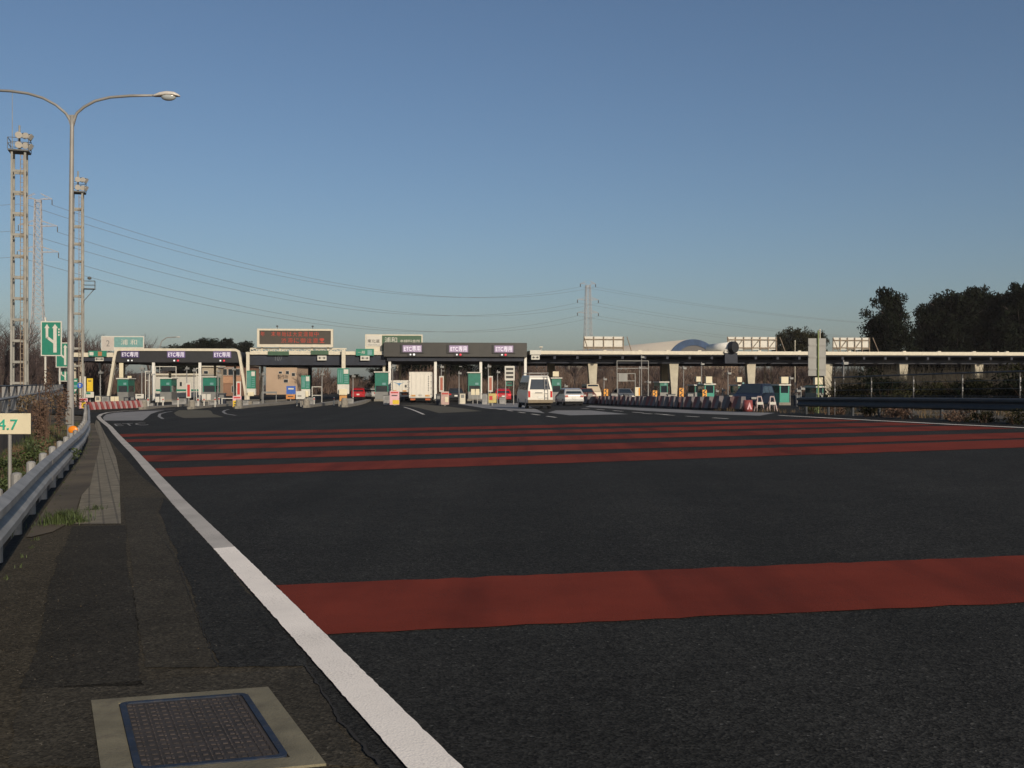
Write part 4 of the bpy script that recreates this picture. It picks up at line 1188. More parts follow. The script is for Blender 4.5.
# low roof coping lumps and poles
mb = MB()
for px in (605, 640, 668, 700, 760, 800, 850, 905, 940, 975, 1008): mb.box(f.x(px)-.2, f.x(px)+.2, .1, .5, f.z(350.6), f.z(350.6)+.12)
mb.build('roof_fixings', m_cream, t)
p = MB().box(f.x(529.5)+.05, f.x(541), -.14, -.004, f.z(354.6), f.z(350.2)).build('edge_plate', m_signw, t)
f = Fr(535.5, -.3); t = f.thing('arrow_board', 'small white board with arrows hanging from the near end of the long canopy', 'sign')
MB().box(-.52,.52,0,.1,f.z(359.6),f.z(355.2)).build('panel', m_signw, t)
for s in (-1, 1):
    z_ = f.z(357.4); MB().prism([(s*.05,z_+.05),(s*.2,z_+.05),(s*.2,z_+.16),(s*.42,z_),(s*.2,z_-.16),(s*.2,z_-.05),(s*.05,z_-.05)], -.016, -.004).build('arrow', m_ink, t)
f = Fr(541, .5)
t = f.thing('camera_pole', 'short camera mast standing on the near end of the long canopy', 'camera')
MB().box(-.06,.06,-.06,.06,f.z(350.5),f.z(347.5)).build('mast', m_steel, t); MB().box(-.22,.2,-.3,.1,f.z(347.5),f.z(346.6)).build('camera_body', m_cream, t)

# backs of overhead boards standing on the long canopy
def sign_back(px0, px1, py0, py1, n, label, extra=0):
    f = Fr(px0, 2.0); t = f.thing('overhead_sign', label, 'overhead sign')
    x0, x1, z0_, z1_ = f.x(px0), f.x(px1), f.z(py1), f.z(py0)
    for i in range(n):
        a = x0+(x1-x0)*i/n; b = x0+(x1-x0)*(i+1)/n
        MB().box(a+.03, b-.03, .12, .2, z0_, z1_).build('panel', m_signw, t)
    mb = MB(); 
    for i in range(n+1):
        a = x0+(x1-x0)*i/n; mb.bar((a,0,z0_-.4),(a,0,z1_), .09)
        if i < n: mb.bar((a,-.05,z0_+.1),(a+(x1-x0)/n,-.05,z1_-.2 if extra and i % 2 else z0_+.1), .06)
    for zz in (z0_+.25, z1_-.35): mb.bar((x0,-.03,zz),(x1,-.03,zz), .09)
    for a in (x0-.45, x1+.0): mb.bar((a+.45,0,z1_),(a+.9,-.8,z0_-.4), .08)
    mb.build('frame', m_rust, t)
sign_back(584, 623.5, 336.4, 349, 4, 'cream backed overhead board on the long canopy below the distant pylon')
sign_back(727.5, 776.5, 336.8, 349.5, 6, 'wide cream backed overhead board beside the dark round drum on the canopy', 1)
sign_back(833, 869.5, 337.5, 349.5, 5, 'cream backed overhead board on the canopy right of the grey sign back', 1)

# barrel and closed lamp housing on the canopy edge
f = Fr(720, 1.0); t = f.thing('roof_drum', 'white horizontal drum with a dark round end mounted on the canopy edge', 'drum')
zc = f.z(347.6); 
MB().tube([(f.x(728.5), -1.2, zc), (f.x(712), 1.6, zc-.1)], [.70,.55], 20).build('shell', m_white, t, smooth=True)
MB().tube([(f.x(728.6), -1.24, zc), (f.x(731), -1.75, zc+.02)], [.78,.70], 20).build('dark_end', m_dark, t)
MB().box(f.x(721.5), f.x(735.5), -1.3, -1.15, f.z(353.2), f.z(351.2)).build('cream_strip', m_signw, t)
MB().box(f.x(722), f.x(734.5), -1.2, -.3, f.z(363.5), f.z(353.4)).build('dark_box', m_navy, t)
# street lamps beyond the canopy
for px, pt, v, lb in ((162,330,60,'thin curved street lamp far behind the ETC arch'),):
    p = PL(px+10, v); H = CAMZ+(384-337)/F*p.y-p.z
    t = thing('street_lamp', lb, 'street lamp', p, TH)
    k = p.y/F
    MB().tube([(-12*k,0,0),(-12*k,0,H*.82),(-10*k,0,H*.93),(-5*k,0,H*.99),(4*k,0,H)], .09, 8).build('pole', m_pole, t)
    MB().ball((6*k,0,H), .4, .15, .12, 10).build('lamp_head', m_lamp, t, smooth=True)
for i, (px, pt, v) in enumerate(((771,358,15),(843,356,30),(765,352,12),(998,352,8),(795,341,35),(820,330,12))):
    p = PL(px, v); H = CAMZ+(384-pt)/F*p.y-p.z
    t = thing('mast', ['thin cream mast beside the third tapered column','slender white mast behind the cable fence','thin mast in front of the third tapered column','short thin mast at the canopy edge below the evergreen grove','thin mast behind the canopy left of the grey sign back','thin mast rising just above the grey sign back'][i], 'mast', p, TH)
    MB().tube([(0,0,0),(0,0,H)], .07, 8).build('shaft', m_cream, t); MB().ball((0,0,H), .12).build('cap', m_cream, t)

# ---- big arena and buildings beyond
def arena():
    Yb = 470; cx = (694-512)/F*Yb; t = thing('arena', 'distant arena with a long pale curved roof and a dark arched end wall', 'arena', (cx, Yb, ZP), math.radians(0))
    ax = Vector((-.80, .60, 0)); px_ = Vector((ax.y, -ax.x, 0)); R_ = 26.0; h0 = 12.0; hh = 11.0
    ends = [Vector((0,0,0)), ax*95]
    mb = MB(); n = 28
    for e in ends:
        kz = 1.0 if e.length < 1 else .74
        for i in range(n+1):
            a = PI*i/n; p = e + px_*math.cos(a)*R_; mb.v.append((p.x, p.y, (h0+math.sin(a)*hh)*kz))
    for i in range(n): mb.f.append([i, i+1, n+1+i+1, n+1+i]); mb.m.append(0)
    o = mb.build('roof', mat('arena_roof', (.40,.36,.30), .5, var=.06, vs=.05), t, smooth=True)
    md = o.modifiers.new('s','SOLIDIFY'); md.thickness = .5
    def arch(r1, r2, off, m_, name):
        mb = MB()
        for r in (r1, r2):
            for i in range(n+1):
                a = PI*i/n; p = px_*math.cos(a)*R_*r - ax*off; mb.v.append((p.x, p.y, h0+math.sin(a)*hh*r))
        if r2 == 0:
            mb.v = mb.v[:n+1]; mb.f.append(list(range(n+1))); mb.m.append(0)
        else:
            for i in range(n): mb.f.append([i, i+1, n+1+i+1, n+1+i]); mb.m.append(0)
        o = mb.build(name, m_, t); md = o.modifiers.new('s','SOLIDIFY'); md.thickness = .4
    arch(1.0, .74, .6, mat('arena_blue', (.045,.075,.14), .4, var=.2, vs=.3), 'glazed_ring'); arch(.75, 0, .3, mat('arena_grey', (.13,.12,.11), .6), 'end_wall')
    MB().add([(p+q).to_tuple() if False else tuple(p+q+Vector((0,0,z))) for z in (0, h0*.72) for p in ends for q in (px_*R_, -px_*R_)], [(0,1,5,4),(2,3,7,6),(0,2,6,4),(1,3,7,5)]).build('wall', m_conc, t)
arena()
def building(px0, px1, pyt, Yb, dep, m_w, label, name='building', roof=None, wins=None, text=None, band=None):
    X0 = (px0-512)/F*Yb; X1 = (px1-512)/F*Yb; z0_ = zg(X0, Yb)
    t = thing(name, label, 'building', ((X0+X1)/2, Yb, z0_)); W = (X1-X0)/2
    H = CAMZ+(384-pyt)/F*Yb-z0_
    MB().box(-W, W, 0, dep, -.2, H).build('wall', m_w, t)
    if roof: MB().box(-W-.4, W+.4, -.4, dep+.4, H, H+roof[0]).build('roof', roof[1], t)
    k = F/Yb; zz = lambda py: CAMZ+(384-py)/F*Yb-z0_; xx = lambda px: (px-(px0+px1)/2)/F*Yb
    for (a, b, c, d) in (wins or []): 
        fr_ = MB().box(xx(a)-.06, xx(b)+.06, -.05, -.004, zz(d)-.06, zz(c)+.06).build('window', m_signw, t)
        MB().box(xx(a), xx(b), -.08, -.054, zz(d), zz(c)).build('pane', m_win, fr_)
    if band: MB().box(-W-.02, W+.02, -.06, -.004, zz(band[1]), zz(band[0])).build('band', band[2], t)
    if text:
        for tx, px, py, ww, hh_ in text: lettering('lettering', tx, ww, hh_, m_ink, t, xx(px), -.03, zz(py))
    return t
m_peach = mat('peach_wall', (.40,.29,.20), .8, var=.08, vs=.4); m_brick = mat('brown_wall', (.22,.12,.075), .8, var=.2, vs=.6); m_beige = mat('beige_wall', (.33,.28,.21), .8, var=.08, vs=.4)
building(266, 297, 366.5, 190, 14, m_peach, 'peach coloured building with dark lettering seen under the message board', roof=(.5, m_back), wins=[(279,282,371.5,373.5),(286,289,371,374),(292,295,373,376),(284,288,379.5,382.5),(290,293,387,391)], text=[('製作所', 283, 377, 2.0, .9)])
building(155, 199, 375.4, 152, 10, m_signw, 'low white toll office with a flat cream roof behind the ETC arch', roof=(.28, m_cream), wins=[(161,165,380,388),(180,182,382,386)], band=(389.3,391,m_gsign))
building(202, 218, 366.8, 165, 12, m_beige, 'beige block with red marks behind the last post of the ETC arch', wins=[(204,208,371,374)], roof=(.25, m_cream))
building(218.6, 241, 365.5, 168, 12, m_brick, 'brown building with a wide window strip behind the ETC arch', wins=[(220,227,369,375),(228.5,234,369,375),(235.5,240,369,375),(232,236,386,392)], roof=(.3, m_beige), band=(376.5,383,mat('orange_brown_panel',(.35,.20,.12),.7)))
building(396, 412, 361, 230, 14, m_beige, 'pale roofed house behind the truck with the blue emblem', roof=(.8, m_back), wins=[(399,402,365,368)])
building(704, 724, 364, 235, 14, m_beige, 'beige house with a grey roof seen under the canopy past the second tapered column', roof=(.9, m_back), wins=[(707,710,369,373),(716,719,369,373)])
building(725, 738, 363.5, 240, 12, m_peach, 'tan house under the canopy just before the third tapered column', roof=(.8, m_back), wins=[(728,731,368,372)])
building(568, 582, 365, 230, 12, m_conc, 'grey house seen between the first columns of the long canopy', roof=(.7, m_back), wins=[(571,574,369,372)])
building(364, 386, 383.0, 260, 8, m_beige, 'low pale elevated wall far down the road behind the stopped cars', wins=[])

# ================================================================== gate equipment
class Fg:
    """frame on the ground: either seen at a pixel (px, py) or on column px at distance Y"""
    def __init__(s, px, py=None, Y=None, rot=TH):
        s.loc = G(px, py) if Y is None else at(px, Y); s.px = px; s.rot = rot
    def x(s, px): return (px - s.px)/F*s.loc.y
    def z(s, py): return HZ(py, s.loc)
    def thing(s, name, label, cat, group=None): return thing(name, label, cat, s.loc, s.rot, group)

def island(px, py, L, label, wpx=9, bump=True):
    f = Fg(px, py); t = f.thing('toll_island', label, 'toll island', 'toll islands')
    w_ = wpx/F*f.loc.y; z0_ = 0
    zend = zg(f.loc.x, f.loc.y+L)-f.loc.z
    P = [(-w_/2, .8), (-w_*.42, .35), (-w_*.2, .06), (w_*.2, .06), (w_*.42, .35), (w_/2, .8)]
    mb = MB(); vs = [(x, y, -.1) for x, y in P] + [(w_/2, L, -.1+zend), (-w_/2, L, -.1+zend)] 
    n = len(vs); top = [(x, y, z+.1+.17) for x, y, z in vs]
    mb.add(vs+top, [list(range(n))[::-1], list(range(n, 2*n))] + [(i, (i+1)%n, (i+1)%n+n, i+n) for i in range(n)])
    mb.build('kerb', m_conc, t)
    if bump:
        h = 9.2/F*f.loc.y; r = w_*.36
        MB().tube([(0,.9,.1),(0,.9,h*.82),(0,.9,h)], [r,r*.92,r*.7], 14).build('bumper', m_conc, t, smooth=False)
    return f, t
def signboard(px, py0, py1, wpx, Y, label, mats, name='signboard', rows=None, post_m=None, border=None, foot=True, cat='sign', legs=1, thick=.06, letters=None):
    """a board on a post: rows = [(py_top, py_bottom, material)] painted panels"""
    f = Fg(px, Y=Y); t = f.thing(name, label, cat)
    w_ = wpx/F*Y
    MB().box(-w_/2, w_/2, 0, thick, f.z(py1), f.z(py0)).build('panel', mats, t, bevel=.01)
    k = 0
    for r in (rows or []):
        a, b, m_ = r[:3]; l, rr = (r[3], r[4]) if len(r) > 3 else (.06, .94)
        k += 1; MB().box(-w_/2+w_*l, -w_/2+w_*rr, -.012-.002*k, -.004, f.z(b), f.z(a)).build('field', m_, t)
    for q in (letters or []):
        lettering('lettering', q[0], q[3]*w_, q[4], q[5], t, q[1]*w_, -.04, f.z(q[2]))
    if foot:
        for s in ([0] if legs == 1 else [-.4, .4]):
            MB().box(s*w_-.04, s*w_+.04, thick+.002, thick+.08, -.15, f.z(py0)-.05).build('post', post_m or m_pole, t)
    return t
def booth(px, Y, pyt, wpx, label, body=m_green, group='green toll booths', top=None):
    f = Fg(px, Y=Y); t = f.thing('toll_booth', label, 'toll booth', group)
    w_ = wpx/F*Y; H = f.z(pyt); d = 2.6
    MB().box(-w_/2-.1, w_/2+.1, -.1, d+.1, -.1, .25).build('plinth', m_conc, t)
    MB().box(-w_/2, w_/2, 0, d, .25, 1.1).build('lower_body', m_back if group == 'green toll booths' and body is m_green else (body if body is not m_green else m_signw), t)
    mb = MB(); 
    for (a, b, c, e) in ((-w_/2,-w_/2+.1,0,.1),(w_/2-.1,w_/2,0,.1),(-w_/2,-w_/2+.1,d-.1,d),(w_/2-.1,w_/2,d-.1,d)): mb.box(a,b,c,e,1.1,1.8)
    mb.box(-w_/2, w_/2, 0, d, 1.8, H-.12)
    mb.build('upper_body', body, t)
    MB().box(-w_/2+.03, w_/2-.03, .03, d-.03, 1.101, 1.799).build('window', m_win, t)
    MB().box(-w_/2-.12, w_/2+.12, -.15, d+.15, H-.12, H).build('roof', m_signw, t)
    if top:
        MB().box(f.x(px+top[0]), f.x(px+top[1]), -.3, .1, f.z(top[3]), f.z(top[2])).build('lane_lamp_box', m_signc, t)
    MB().box(w_*.05, w_*.32, -.02, -.004, 1.9, 2.15).build('notice', m_teal, t)
    return t
def pole_cam(px, Y, pyt, label, arm=None, r=.045, name='camera_pole', cat='camera'):
    f = Fg(px, Y=Y); t = f.thing(name, label, cat)
    MB().tube([(0,0,-.1),(0,0,f.z(pyt))], r, 8).build('pole', m_steel, t)
    mb = MB(); mb.box(-.09,.25,-.25,.1,f.z(pyt)-.32,f.z(pyt)-.14)
    mb.build('camera_body', m_back, t)
    if arm: MB().tube([(0,0,f.z(arm[1])),(f.x(arm[0]),0,f.z(arm[1]))], r*.8, 6).build('arm', m_steel, t)
    return t

# islands, near to far side
ISL = [(140.5,409.6,52,'concrete island whose nose stands at the end of the slanted red barrier row'),
       (189,409.4,52,'concrete island with a round nose below the red lane board of the middle arch lane'),
       (236.5,408.8,50,'concrete island with the pink and yellow board beside the sloping arch leg'),
       (305,407.8,48,'speckled concrete island under the message board carrying twin green panels'),
       (343.5,407.3,46,'concrete island with the tall green and white payment panel'),
       (392.5,405.3,34,'concrete island with a pink and yellow board in front of the emblem truck'),
       (443.5,405.0,32,'concrete island with a red lane board right of the white box truck'),
       (489.5,404.2,30,'concrete island with a red lane board left of the red car')]
for a in ISL: island(*a)

# red lane boards on the island noses
def redboard(px, py0, py1, Y, label, m_=m_red):
    t = signboard(px, py0, py1, 4.6, Y, label, m_signw, 'lane_board', rows=[(py0+1.4, py1-1.4, m_, .22, .78)], cat='sign')
    t['group'] = 'red boards on island noses'; return t
redboard(188.6, 383.2, 398, 78, 'white framed red lane board on the nose of the middle arch island')
redboard(238.6, 381.5, 396, 78, 'white framed red lane board beside the sloping right leg of the arch')
redboard(441.5, 376, 391.8, 84, 'white framed faded red lane board right of the white box truck', mat('faded_red', (.33,.09,.05), .5))
redboard(490.5, 376, 391.8, 86, 'white framed faded red lane board left of the red car', MATS['faded_red'])
signboard(237, 396, 408, 8.5, 76.5, 'pink and yellow notice board at the foot of the sloping arch leg', m_pink, 'notice_board', rows=[(400.5,407.4,m_yel,.04,.96),(397,398.2,m_red,.12,.88),(402,403,m_ink,.2,.8),(404.2,405.4,m_ink,.15,.8)])
signboard(394.5, 391, 404.8, 9.5, 88, 'pink and yellow notice board on the island in front of the emblem truck', m_pink, 'notice_board', rows=[(400,404.2,m_yel,.3,.97),(392,393.2,m_red,.12,.88),(395,396,m_ink,.2,.8)])
signboard(83.3, 398.2, 408.5, 8.3, 70, 'pink and yellow notice board by the guardrail end below the blue arrow disc', m_pink, 'notice_board', rows=[(402,408,m_yel,.3,.8),(399,400.3,m_red,.1,.9),(401.2,402,m_ink,.2,.7)])
signboard(445, 391.5, 404.6, 8, 83.4, 'faded pink notice board below the red lane board right of the box truck', mat('faded_pink', (.42,.28,.24), .6, var=.15), 'notice_board', rows=[(393,394.3,m_red,.1,.9),(397,402,m_signc,.5,.9)])
signboard(492.5, 393.5, 402.8, 8, 85.4, 'faded yellow notice board below the red lane board left of the red car', mat('faded_yellow', (.45,.36,.12), .6, var=.15), 'notice_board', rows=[(396,400,m_red,.1,.5)])
signboard(139.5, 394, 398.5, 8, 75.8, 'small white board above the nose of the barrier end island', m_signw, 'notice_board', rows=[(395.2,396,m_ink,.2,.7)])

# booths
booth(122.8, 112, 378.0, 10.5, 'green toll booth at the outer lane of the arch, under the long hanging cream board')
booth(165.8, 113, 377.8, 11.0, 'green toll booth in front of the low white toll office')
booth(209.3, 113, 376.3, 12.5, 'green toll booth in front of the beige block right of the last arch post')
booth(381.5, 116, 371.5, 13.0, 'green toll booth left of the truck with the blue emblem')
booth(474.5, 118, 372.0, 12.5, 'green toll booth behind the third post of the brown ETC box')
booth(556.5, 112, 377.5, 9.5, 'green toll booth between the white van and the silver car', top=(-4, 2, 371.5, 376.5))
booth(709.5, 96, 383.6, 9.8, 'bright green toll booth with an orange chevron board before it', mat('bright_booth_green', (.02,.24,.17), .4, var=.08), 'bright green booths of the opposite lanes', top=(-4.5, 1.8, 376.6, 383.2))
booth(784.5, 90, 384.2, 9.8, 'bright green toll booth right of the dark blue minivan', MATS['bright_booth_green'], 'bright green booths of the opposite lanes', top=(-4.5, 2.8, 376.8, 383.4))
booth(820, 90, 386.2, 7.0, 'narrow dark green toll booth behind the olive pole of the grey sign back', m_green, top=(-6.5, 1.5, 377.5, 384.5))
booth(742, 100, 384.6, 7.0, 'dark green toll booth just left of the third tapered column', m_green, top=(-6, -1, 377.0, 382.0))
booth(698, 108, 384.5, 6.5, 'dark green toll booth left of the orange chevron board and bright booth', m_green, top=(-2.5, 2, 376.6, 381.6))
booth(664, 106, 381.5, 8.0, 'dark green toll booth just left of the second tapered column', m_green)

# paired white plates on island sides
for i, (px, Y, a, b, lb) in enumerate(((112.3,88,396.5,403,'left plate of the cream pair by the arch leg'),(116.6,88,396.5,403,'right plate of the cream pair by the arch leg'),
        (157.3,84,396.8,402.2,'left plate of the white pair right of the first arch post'),(162.3,84,396.8,402.2,'right plate of the white pair right of the first arch post'),
        (203.8,84,394,400,'left plate of the white pair right of the second arch post'),(208.6,84,394,400,'right plate of the white pair right of the second arch post'),
        (473,100,389,395,'left plate of the cream pair left of the third box post'),(477.5,100,389,395,'right plate of the cream pair left of the third box post'))):
    signboard(px, a, b, 3.9, Y, 'small '+lb, m_signw if i not in (0,1,6,7) else m_signc, 'marker_plate')['group'] = 'small pale marker plates'

# tall green and white panels
def payment(px, Y, g0, g1, wpx, label, orange=True, wb=(386, 394)):
    f = Fg(px, Y=Y); t = f.thing('payment_panel', label, 'toll equipment')
    w_ = wpx/F*Y; h = w_/2
    p = MB().box(-h, h, 0, .25, f.z(g1), f.z(g0)).build('green_panel', m_gsign, t)
    mb = MB()
    for k in (.12,.26,.40): mb.box(-h+w_*k-.025, -h+w_*k+.025, -.014, -.004, f.z(g1)+.12, f.z(g0)-.12)
    for k in range(5): 
        z_ = f.z(g0)+(f.z(g1)-f.z(g0))*(.45+k*.11); mb.box(h-w_*.42, h-w_*.08, -.014, -.004, z_-.03, z_+.03)
    mb.build('printed_lines', m_teal, p)
    MB().box(h-w_*.46, h-w_*.06, -.02, -.015, f.z(g0+5.5), f.z(g0+1)).build('white_label', m_signw, p)
    MB().box(-h, h, .02, .5, f.z(wb[1]), f.z(g1)-.01).build('white_box', m_signw, t, bevel=.02)
    q = MB().box(-h*.7, h*.7, -.25, .019, f.z(wb[1]+1), f.z(wb[0]+3)).build('ticket_box', m_signc, t, bevel=.03)
    if orange: MB().box(-h*.62, h*.62, -.12, .3, f.z(401), f.z(wb[1]+1)-.01).build('orange_box', mat('orange_brown', (.45,.22,.06), .5), t)
    MB().box(-h*.8, h*.8, -.05, .6, -.1, f.z(401)-.01).build('base', m_conc, t)
    return t
payment(343.2, 80, 368.3, 384.2, 11.6, 'tall green panel over a white and orange ticket box under the truss post')
payment(305.5, 80, 375.5, 389, 8.6, 'green ticket panel with pale box on the speckled island under the message board', False, (388, 396))
payment(251, 84, 370.6, 388.5, 8.6, 'narrow green ticket panel just right of the sloping arch leg', False, (389, 395))
signboard(300.5, 391.2, 399.2, 9, 78.5, 'white box board beside the green ticket panel on the speckled island', m_signw, 'notice_board', rows=[(395.5,396.4,m_ink,.2,.6)], thick=.3)
# menu board beside the white van
signboard(509.7, 366, 380.5, 10, 96, 'white framed board with three dark rows and a green plate below, left of the van', m_signw, 'menu_board',
          rows=[(367.8,370.2,m_brownp,.13,.87),(371.8,374.2,m_brownp,.13,.87),(375.8,378.2,m_brownp,.13,.87)], legs=2, cat='sign')
signboard(509.7, 381.2, 385.8, 9, 96.3, 'green plate with a dark band under the three-row board by the van', m_gsign, 'lane_plate', rows=[(382.4,384.6,m_ink,.2,.75)], foot=False)
# sign group beside the guardrail end
signboard(75.6, 378.5, 394, 3.8, 78, 'narrow turquoise sign beside the blue arrow disc next to the lamp post', m_gsign, 'road_sign', rows=[(380,381.5,m_signw,.15,.85),(385,387.5,m_teal,.1,.9),(389,391.5,m_signw,.2,.8)])
f = Fg(80, Y=77); t = f.thing('road_sign', 'round blue arrow disc on a cream post beside the narrow turquoise sign', 'sign')
MB().tube([(0,-.02,f.z(385.5)),(0,.03,f.z(385.5))], .215, 24).build('disc', m_blue, t)
MB().prism([(-.03,f.z(387)),(.03,f.z(387)),(.03,f.z(385)),(.10,f.z(385)),(0,f.z(383.7)),(-.10,f.z(385)),(-.03,f.z(385))], -.035, -.024).build('arrow', m_signw, t)
MB().box(-.04,.04,.035,.10,-.1,f.z(376)).build('post', m_cream, t)
signboard(89.8, 378.3, 391.3, 5.8, 80, 'tall yellow sign with dark characters in the cream frame beside the small canopy post', m_yel, 'road_sign', rows=[(380.5,381.5,m_ink,.25,.75)],
          letters=[(('出','口'), 0, 386, .42, .62, mat('sign_ochre', (.35,.12,.01), .5))] if False else None)
signboard(89.8, 391.8, 397.6, 7.6, 79.6, 'white and green plate under the tall yellow sign', m_signw, 'road_sign', rows=[(392.2,394.2,m_gsign,.05,.6)], foot=False)
signboard(84.8, 376.6, 397.8, 1.9, 79.8, 'tall plain cream board edge left of the yellow sign', m_signw, 'marker_board')
# poles, gantries and cameras between the lanes
PC = [(100.3,86,370,'thin steel pole left of the sloping arch leg, its camera facing the barrier row',(103,372)),
      (141.8,86,366,'camera pole with small lamps between the first booth and first arch post',(139,368)),
      (148.2,90,370.5,'camera pole immediately left of the first arch post',(151,371)),
      (194,90,368,'camera pole immediately left of the second arch post',(197,369)),
      (186.8,92,366,'slender pole above the red board of the middle arch island',(184,370)),
      (218,96,369,'dark pole in front of the brown building under the arch',(233,367.5)),
      (233.5,96,367,'pole beside the red lane board near the sloping arch leg',(230,368)),
      (263,92,372,'pole right of the narrow green ticket panel',None),
      (322,98,372,'thin lamp pole in the open gate under the message board',None),
      (353,98,374,'thin pole right of the tall green ticket panel',None),
      (392.6,100,364,'cream pole next to the first post of the brown box',None),
      (441.3,92,364.5,'camera pole above the red board right of the box truck',(445,371)),
      (459,98,371,'curved white pole left of the green booth under the brown box',(462,366.5)),
      (488.3,92,364,'camera pole above the red board left of the red car',(485,368)),
      (497.5,100,370,'thin pole above the red car',None),
      (543.5,100,385,'short white pole between the van and the silver car',None),
      (565,100,384,'short white pole above the roof of the silver car',None),
      (604,100,377,'short cream pole behind the barriers right of the first tapered column',None),
      (641.5,104,355,'tall pole in the middle between the first and second tapered columns',None),
      (639.5,110,366,'shorter pole beside the tall pole between the first two tapered columns',(646,367)),
      (648,100,380,'lamp cluster pole left of the second tapered column',(644,382)),
      (683.5,100,366,'cross armed pole right of the second tapered column',(680,368)),
      (701.5,105,362,'thin pole above the narrow dark booth before the bright green booth',None),
      (716,104,389,'short cream post right of the bright green booth',None),
      (722.5,104,388,'second short cream post right of the bright green booth',None),
      (728,96,371,'pale pole midway between the bright green booth and the third tapered column',None),
      (790,98,376,'thin pole right of the bright green booth behind the minivan',None),
      (797,80,388,'short stake at the end of the opposite lane barriers',None),
      (801,84,386,'second short stake near the end of the right-hand guardrail',None),
      (843.5,70,360,'tall white pole behind the cable fence',None)]
for px, Y, pyt, lb, arm in PC: pole_cam(px, Y, pyt, lb, arm)
# height gate frames
def frame_gate(px0, px1, py0, Y, label, py_mid=None, w_=.07, panel=None):
    f = Fg(px0, Y=Y); t = f.thing('sign_frame', label, 'frame')
    x1 = f.x(px1)
    m_f = m_back if 'dark' in label or 'grey' in label else m_signw
    for x in (0, x1): MB().box(x-w_/2, x+w_/2, -w_/2, w_/2, -.1, f.z(py0)).build('upright', m_f, t)
    MB().box(w_/2+.002, x1-w_/2-.002, -w_/2, w_/2, f.z(py0)-w_, f.z(py0)).build('crossbar', m_f, t)
    if py_mid: MB().box(w_/2+.002, x1-w_/2-.002, -w_/2, w_/2, f.z(py_mid)-w_, f.z(py_mid)).build('crossbar', m_f, t)
    if panel: MB().box(f.x(panel[0]), f.x(panel[1]), -.08, -.04, f.z(panel[3]), f.z(panel[2])).build('panel', panel[4], t)
frame_gate(312.2, 321.5, 386.5, 110, 'empty white frame standing in the open gate under the message board', 395)
frame_gate(617.5, 635.5, 373.2, 104, 'steel frame carrying a grey plate right of the first tapered column', 380.5, panel=(618.5, 627.5, 373.8, 381.5, m_back))
frame_gate(262, 276, 391.5, 100, 'low grey roofed frame left of the peach building', panel=(262.5, 275.5, 391.8, 393.5, m_back))
frame_gate(155.5, 175.5, 366.3, 118, 'thin white gantry frame behind the arch fascia by the first post', panel=(162, 175, 367.2, 370.8, m_dark))
frame_gate(196.4, 199.6, 368, 100, 'narrow steel ladder frame directly left of the second arch post', 376)
frame_gate(145.5, 149.5, 371, 100, 'narrow steel ladder frame directly left of the first arch post', 380)
frame_gate(617, 649, 360.5, 116, 'dark topped gantry frame seen behind the pole between the first two columns', 368)
frame_gate(222, 237, 398.0, 84, 'low barrier bar frame left of the pink and yellow board by the arch leg')
signboard(291, 386, 394, 9, 104, 'blue notice panel in front of the peach building', m_blue, 'notice_board', rows=[(388,389.5,m_signw,.2,.8)])
signboard(290.5, 394.6, 399, 9, 103.6, 'orange notice panel below the blue one in front of the peach building', mat('orange_panel', (.50,.20,.05), .5), 'notice_board', rows=[(396,397,m_ink,.2,.8)])
signboard(637.5, 387.2, 396, 5, 92, 'cream cabinet with an orange edge behind the opposite lane barriers', m_signc, 'cabinet', rows=[(388,395.5,mat('orange_board', (.72,.30,.02), .5),.72,.98)], thick=.5, cat='cabinet')
for px, Y, a, b, lb in ((606,96,389,397,'orange chevron board right of the first tapered column'),(655,96,390.5,397.5,'orange chevron board right of the steel frame'),(681.5,88,388,397.5,'orange chevron board right of the second tapered column'),(704.7,80,389.8,399.3,'orange chevron board in front of the bright green booth')):
    f = Fg(px, Y=Y); t = f.thing('chevron_board', lb, 'sign', 'orange chevron boards')
    h = 2.2/F*Y; MB().box(-h, h, 0, .05, f.z(b), f.z(a)).build('panel', MATS['orange_board'], t)
    n = 2
    for i in range(n):
        zc = f.z(b)+(f.z(a)-f.z(b))*(i+.5)/n; e = (f.z(a)-f.z(b))/n*.42
        MB().prism([(-h*.9,zc),(h*.1,zc+e),(h*.8,zc+e),(-h*.2,zc),(h*.8,zc-e),(h*.1,zc-e)], -.016, -.004).build('chevron', m_ink, t)
    MB().box(-.04,.04,.055,.12,-.1,f.z(b)).build('post', m_pole, t)
